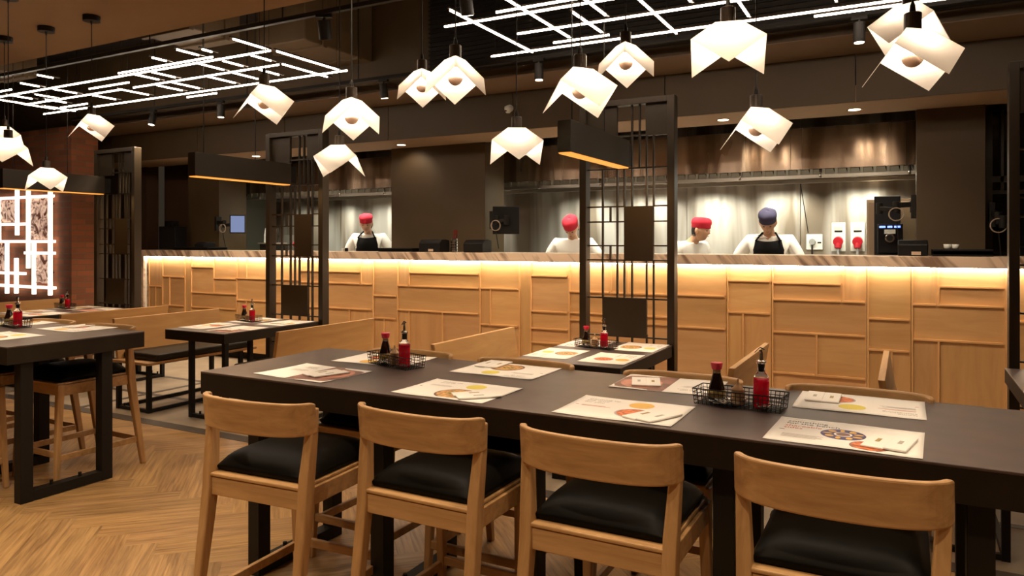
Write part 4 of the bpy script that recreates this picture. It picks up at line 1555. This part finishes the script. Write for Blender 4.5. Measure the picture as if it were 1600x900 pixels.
def make_soy():
    e = empty('soy_sauce_bottle', (0, 0, 0))
    bod = MB().lathe([(.026, 0), (.030, .004), (.031, .030), (.029, .050), (.020, .085), (.0145, .104), (.0145, .108)], 28).build('bottle_body', SOY, e, smooth=True)
    MB().lathe([(.0145, .108), (.0140, .124)], 24).build('glass_neck', plain('neck_glass', (.35, .22, .10), .15), e, smooth=True)
    MB().lathe([(.0175, .121), (.0185, .124), (.0215, .142), (.0205, .145)], 24).build('red_cap', CAPRED, e)
    b = MB()
    b.lathe([(.0313, .022), (.0305, .048)], 28)
    b.build('label', LABELM, bod, smooth=True)
    return e


def make_vinegar():
    e = empty('vinegar_bottle', (0, 0, 0))
    MB().lathe([(.024, 0), (.027, .004), (.027, .094), (.026, .099), (.018, .104)], 28).build('red_vinegar', REDLIQ, e, smooth=True)
    MB().lathe([(.0275, .095), (.0272, .104), (.022, .116), (.0135, .127), (.0125, .152), (.0140, .158)], 24).build('glass_shoulder', CLEAR, e, smooth=True)
    MB().lathe([(.0075, .128), (.0098, .160)], 16).build('stopper', PLASTIC, e)
    MB().lathe([(.0160, .157), (.0170, .160), (.0170, .166), (.010, .169)], 24).build('collar', CHROME, e)
    spt = MB().tube([(0, 0, .166), (0, 0, .194), (-.003, 0, .205)], [.0075, .0058, .0050], 12).build('spout', CHROME, e)
    b = MB()
    b.bar((.012, 0, .207), (-.004, 0, .213), .009, .003)
    b.bar((-.004, 0, .213), (-.022, 0, .194), .006, .002)
    b.build('flip_cap', PLASTIC, spt, bevel=.001)
    return e


def make_pot():
    e = empty('spice_pot', (0, 0, 0))
    MB().lathe([(.020, 0), (.0235, .004), (.0235, .050), (.0215, .053)], 24).build('pot_body', POT, e, smooth=False)
    MB().lathe([(.0235, .053), (.022, .058), (.010, .070), (.0045, .078), (.004, .088), (.0055, .092), (.002, .094)], 24).build('lid', plain('pot_lid', (.50, .31, .15), .35), e, smooth=True)
    return e


def make_sachets():
    e = empty('sauce_sachets', (0, 0, 0))
    rnd = random.Random(8)
    b = MB()
    for i in range(16):
        s = Matrix.Translation((rnd.uniform(-.10, .10), rnd.uniform(-.025, .025), .008 + .012 * rnd.random())) @ Euler((rnd.uniform(-.4, .4), rnd.uniform(-.4, .4), rnd.uniform(0, 3))).to_matrix().to_4x4()
        b.box(-.022, .022, -.014, .014, -.002, .002, s)
    b.build('foil_packets', FOIL, e, bevel=.001)
    return tag(e, kind='stuff')


bk, so_, vi, po, sa = Proto(make_basket()), Proto(make_soy()), Proto(make_vinegar()), Proto(make_pot()), Proto(make_sachets())
BASK = [(-2.135, 2.80, .91, R(-17), 'on the long table at left', 'the left basket of the long table'),
        (-.522, 2.695, .91, R(-5), 'on the long table at right', 'the right basket of the long table'),
        (-5.45, 2.83, .91, R(-8), 'on the left high table', 'the basket of the left high table'),
        (-1.955, 4.90, .74, R(-14), 'on the centre booth table', 'the basket of the centre booth table'),
        (-5.53, 4.96, .74, R(-14), 'on the left booth table', 'the basket of the left booth table'),
        (-8.45, 4.93, .74, R(-10), 'on the far left booth table below the wall art', 'the basket below the wall art')]
for x, y, z, rz, where, inn in BASK:
    def L(dx, dy=0):
        return (x + dx * math.cos(rz) - dy * math.sin(rz), y + dx * math.sin(rz) + dy * math.cos(rz), z + .0052)
    o = bk.put((x, y, z + .0005), rz, 'black wire condiment basket ' + where, 'wire condiment baskets'); o['category'] = 'basket'
    o = so_.put(L(-.085), rz + .3, 'dark soy sauce bottle with red cap in ' + inn, 'soy sauce bottles'); o['category'] = 'bottle'
    o = po.put(L(-.008, -.002), rz, 'small brown spice pot in ' + inn, 'spice pots'); o['category'] = 'pot'
    o = vi.put(L(.075, -.005), rz, 'clear bottle of red vinegar with pourer in ' + inn, 'red vinegar bottles'); o['category'] = 'bottle'
    o = sa.put(L(0, -.012), rz, 'foil sachets lying loose in ' + inn, 'foil sachets'); o['category'] = 'sachets'

# ================================================================== PEOPLE
def skin_mesh(name, nodes, edges, mat, parent, sub=2, root=0, remesh=0, smooth=True):
    me = bpy.data.meshes.new(name)
    me.from_pydata([n[0] for n in nodes], edges, [])
    o = bpy.data.objects.new(name, me)
    COL.objects.link(o)
    o.parent = parent
    sk = o.modifiers.new('skin', 'SKIN')
    sk.use_smooth_shade = True
    lay = me.skin_vertices[0] if me.skin_vertices else None
    if lay is None:
        bm = bmesh.new(); bm.from_mesh(me); bm.verts.layers.skin.verify(); bm.to_mesh(me); bm.free()
        lay = me.skin_vertices[0]
    for i, n in enumerate(nodes):
        r_ = n[1]
        lay.data[i].radius = r_ if isinstance(r_, tuple) else (r_, r_)
        lay.data[i].use_root = (i == root)
    s = o.modifiers.new('sub', 'SUBSURF'); s.levels = s.render_levels = sub
    me.materials.append(mat)
    return o


def headmesh(M, skin):
    """head with brow, nose, lips, chin and ears; M places it, face looks to -y"""
    bm = bmesh.new()
    bmesh.ops.create_uvsphere(bm, u_segments=40, v_segments=30, radius=1)
    for v in bm.verts:
        x, y, z = v.co
        X, Y, Z = x * .076, y * .094, z * .112
        front = max(0, -y)
        if z < 0:
            k = 1 + z * .30
            X *= k
            Y = Y * (1 + z * .12) if y < 0 else Y * (1 + z * .35)
        # face flattening
        if y < 0:
            Y += .006 * front ** 3
        def g(cx, cz, sx, sz):
            return math.exp(-((X - cx) / sx) ** 2 - ((Z - cz) / sz) ** 2) * (1 if y < 0 else 0)
        Y -= g(0, -.012, .010, .020) * .014 + g(0, -.027, .014, .009) * .016     # nose
        Y -= g(0, .018, .045, .010) * .004                                       # brow
        Y += g(.030, .003, .014, .011) * .009 + g(-.030, .003, .014, .011) * .009  # eye sockets
        Y -= g(0, -.052, .020, .005) * .006 + g(0, -.062, .018, .005) * .005
        Y += g(0, -.057, .020, .0022) * .003
        Y -= g(0, -.088, .022, .014) * .010                                      # chin
        Y -= (g(.042, -.022, .016, .018) + g(-.042, -.022, .016, .018)) * .004
        v.co = M @ Vector((X, Y, Z))
    for s in (-1, 1):
        r = bmesh.ops.create_uvsphere(bm, u_segments=12, v_segments=10, radius=1)
        for v in r['verts']:
            x, y, z = v.co
            v.co = M @ Vector((s * .076 + x * .010, y * .017 + .010 + abs(x) * .004, z * .030 - .005))
    return bm


def finger_chain(nodes, edges, wrist_i, base, dirv, side, pal):
    """palm and five fingers from the wrist; dirv = hand direction, side = across, pal = curl direction"""
    d, s, p = Vector(dirv).normalized(), Vector(side).normalized(), Vector(pal).normalized()
    W_ = Vector(base)
    nodes.append((W_ + d * .045, (.026, .014))); pi_ = len(nodes) - 1
    edges.append((wrist_i, pi_))
    for k, ln in zip((-1.5, -.5, .5, 1.5), (.062, .072, .068, .052)):
        a = W_ + d * .078 + s * k * .019
        nodes.append((a, .0095)); i0 = len(nodes) - 1
        edges.append((pi_, i0))
        nodes.append((a + d * ln * .5 + p * .008, .0085)); nodes.append((a + d * ln * .85 + p * .030, .0075))
        edges += [(i0, i0 + 1), (i0 + 1, i0 + 2)]
    a = W_ + d * .022 - s * .030
    nodes.append((a, .0115)); i0 = len(nodes) - 1
    edges.append((pi_, i0))
    nodes.append((a + d * .032 - s * .016 + p * .012, .0095)); edges.append((i0, i0 + 1))
    nodes.append((a + d * .056 - s * .014 + p * .026, .0085)); edges.append((i0 + 1, i0 + 2))


def person(loc, rz, label, hat, apron, skin=SKIN, bend=.25, pitch=30, yaw=0, hx=0, elbows=(.33, .30), hipz=.96, arms=None):
    """standing cook, faces -y in its own frame, bent forward from the hips"""
    e = empty('person', loc, rz, label, 'person')
    H0 = Vector((0, .02, hipz))
    up = Vector((hx, -math.sin(bend), math.cos(bend)))
    def T(z, y=0, x=0):
        p = H0 + up * z
        return Vector((p.x + x, p.y + y, p.z))
    chest, neckb = T(.40), T(.575)
    head = T(.70) + Vector((0, -.055, 0))
    SH = .195
    # --- body (skin): pelvis up to neck, arms with hands, legs
    nodes, edges = [], []
    def add(p, r_, link=None):
        nodes.append((Vector(p), r_)); i = len(nodes) - 1
        if link is not None: edges.append((link, i))
        return i
    pel = add(H0, (.13, .10))
    wa = add(T(.18), (.12, .09), pel)
    ch = add(chest, (.14, .10), wa)
    nb = add(neckb, .055, ch)
    add(head + Vector((0, .012, -.03)), .05, nb)
    A = {}
    for s in (-1, 1):
        sh = add(T(.535, x=s * SH), .050, ch)
        ex, ez = (arms or {}).get(s, (elbows[0], elbows[1]))[:2]
        el_p = T(.24, x=s * ex, y=-.03)
        el = add(el_p, .040, sh)
        wr_p = Vector((s * (ex - .14), el_p.y - .20, max(1.0, el_p.z - .13)))
        wr = add(wr_p, .027, el)
        A[s] = (T(.535, x=s * SH), el_p, wr_p)
        finger_chain(nodes, edges, wr, wr_p, wr_p - el_p, Vector((-s, 0, 0)), (0, 0, -1))
        th = add(H0 + Vector((s * .09, 0, -.08)), .085, pel)
        kn = add(Vector((s * .11, -.01, .50)), .058, th)
        an = add(Vector((s * .12, .03, .09)), .042, kn)
        add(Vector((s * .125, -.12, .035)), (.035, .025), an)
    body = skin_mesh('body', nodes, edges, skin, e)
    # --- head as part of the body figure (its own mesh joined visually at the neck)
    M = Matrix.Translation(head) @ Matrix.Rotation(R(yaw), 4, 'Z') @ Matrix.Rotation(R(pitch), 4, 'X')
    m_ = MB(); m_.bm.free(); m_.bm = headmesh(M, skin)
    hd = m_.build('head', skin, e, smooth=True)
    # eyes, brows, mouth
    b = MB()
    for s in (-1, 1):
        c = M @ Vector((s * .030, -.083, .001))
        b.lathe([(.001, -.006), (.009, -.002), (.009, .002), (.001, .006)], 12, tuple(c), (1.1, .5))
    b.build('eye', EYE, hd, smooth=True)
    b = MB()
    for s in (-1, 1):
        b.bar(M @ Vector((s * .014, -.090, .021)), M @ Vector((s * .044, -.074, .023)), .004, .006)
    b.build('eyebrow', EYE, hd)
    b = MB(); b.bar(M @ Vector((-.014, -.088, -.057)), M @ Vector((.014, -.088, -.057)), .005, .005)
    b.build('mouth', plain('lip', (.30, .10, .08), .5), hd, bevel=.001)
    # hair below the hat
    bm = bmesh.new()
    bmesh.ops.create_uvsphere(bm, u_segments=24, v_segments=16, radius=1)
    bmesh.ops.delete(bm, geom=[v for v in bm.verts if v.co.y < .12 or v.co.z < -.62], context='VERTS')
    for v in bm.verts:
        v.co = M @ Vector((v.co.x * .080, v.co.y * .099, v.co.z * .114))
    m_ = MB(); m_.bm.free(); m_.bm = bm
    m_.build('hair', EYE, e, smooth=True, solid=.004)
    # --- cap
    prof = [(.082, .022), (.0845, .026), (.0855, .058), (.089, .066), (.090, .086), (.084, .107), (.063, .124), (.03, .132), (.001, .133)]
    b = MB()
    n = 36
    rr = random.Random(int(loc[0] * 10))
    rings = []
    for r_, z in prof:
        rings.append([b.bm.verts.new(M @ Vector((r_ * .96 * math.cos(2 * PI * k / n) * (1 + (.008 * math.sin(k * 1.7 + z * 60) if z > .08 else 0)),
                                               r_ * 1.17 * math.sin(2 * PI * k / n), z + (.004 * math.sin(k * .7) if z > .09 and r_ > .03 else 0)))) for k in range(n)])
    for a, c in zip(rings, rings[1:]):
        for k in range(n):
            b.bm.faces.new([a[k], a[(k + 1) % n], c[(k + 1) % n], c[k]])
    cap = b.build('cap', hat, e, smooth=True, solid=.003)
    # --- jacket
    nodes, edges = [], []
    p0 = add(T(-.06), (.165, .125))
    p1 = add(T(.14), (.158, .118), p0)
    p2 = add(T(.33), (.170, .125), p1)
    p3 = add(T(.47), (.160, .105), p2)
    p4 = add(T(.545), (.072, .068), p3)
    p5 = add(T(.590), (.058, .058), p4)
    for s in (-1, 1):
        a, c, w_ = A[s]
        i1 = add(T(.515, x=s * (SH - .01)), .074, p3)
        i2 = add(a.lerp(c, .5), .070, i1)
        i3 = add(c, .058, i2)
        i4 = add(c.lerp(w_, .62), .048, i3)
    skin_mesh('jacket', nodes, edges, JACK, e)
    # --- trousers and shoes
    nodes, edges = [], []
    p0 = add(T(.02), (.15, .12))
    for s in (-1, 1):
        a = add(H0 + Vector((s * .09, 0, -.10)), .10, p0)
        c = add(Vector((s * .11, -.01, .50)), .078, a)
        d = add(Vector((s * .12, .03, .10)), .068, c)
    skin_mesh('trousers', nodes, edges, TROU, e)
    for s in (-1, 1):
        b = MB()
        b.lathe([(.9, 0), (1, .25), (.85, .75), (.4, 1.0)], 16, (0, 0, 0))
        for v in b.bm.verts:
            v.co = Vector((v.co.x * .050 + s * .123, v.co.y * .135 - .04, v.co.z * .085))
        b.build('shoe', SHOE, e, smooth=True)
    if apron:
        ax = up.normalized()
        fr = Vector((0, -math.cos(bend), -math.sin(bend)))
        bm = bmesh.new()
        rows = [(-.50, .20, .150), (-.2, .20, .155), (0.0, .175, .150), (.18, .170, .146), (.33, .165, .152), (.45, .150, .150), (.545, .120, .125)]
        g_ = []
        for z, w_, dep in rows:
            row = []
            for k in range(13):
                t = -1 + 2 * k / 12
                if z < -.05:
                    c = H0 + Vector((0, 0, z)) + Vector((0, -1, 0)) * (dep - .045 * t * t)
                else:
                    c = H0 + ax * z + fr * (dep - .060 * t * t)
                row.append(bm.verts.new(c + Vector((t * w_, 0, 0))))
            g_.append(row)
        for a, c in zip(g_, g_[1:]):
            for k in range(12):
                bm.faces.new([a[k], a[k + 1], c[k + 1], c[k]])
        m_ = MB(); m_.bm.free(); m_.bm = bm
        apr = m_.build('apron', APRON, e, smooth=True, solid=.004)
        b = MB()
        for s in (-1, 1):
            p = H0 + ax * .54 + fr * .10 + Vector((s * .115, 0, 0))
            b.tube([p, T(.58, x=s * .085) + fr * .06, T(.60, x=s * .062) + fr * .02, T(.60, x=s * .02) + Vector((0, .075, 0))], .009, 8)
        b.build('apron_strap', APRON, apr, smooth=True)
    return e


def face_cam(x, y, off=0):
    return math.atan2(0 - x, 0 - y) * 0 + math.atan2(x, y) * -1 + off


person((-1.17, 7.62, .06), R(0), 'cook in navy cap and black apron looking down, right of the centre screen', HATB, True, SKIN, bend=.30, pitch=32, yaw=4, elbows=(.30, .24), arms={-1: (.36, .24), 1: (.30, .24)})
person((-2.12, 7.62, .02), R(62), 'cook in red cap seen from the side, right of the centre screen post', HATR, False, SKIN, bend=.42, pitch=6, yaw=16, hx=0)
person((-3.28, 7.62, .04), R(12), 'cook in red cap bending low behind the left post of the centre screen', HATR, False, SKIN, bend=.34, pitch=42, yaw=-4)
person((-6.20, 7.62, .10), R(20), 'cook in red cap and dark apron, between the left screen and the middle pier', HATR, True, SKIN2, bend=.28, pitch=14, yaw=10)
person((-6.90, 7.80, -.05), R(-35), 'cook in white jacket bending over, mostly hidden by the left screen', HATR, False, SKIN2, bend=.75, pitch=25, yaw=0)
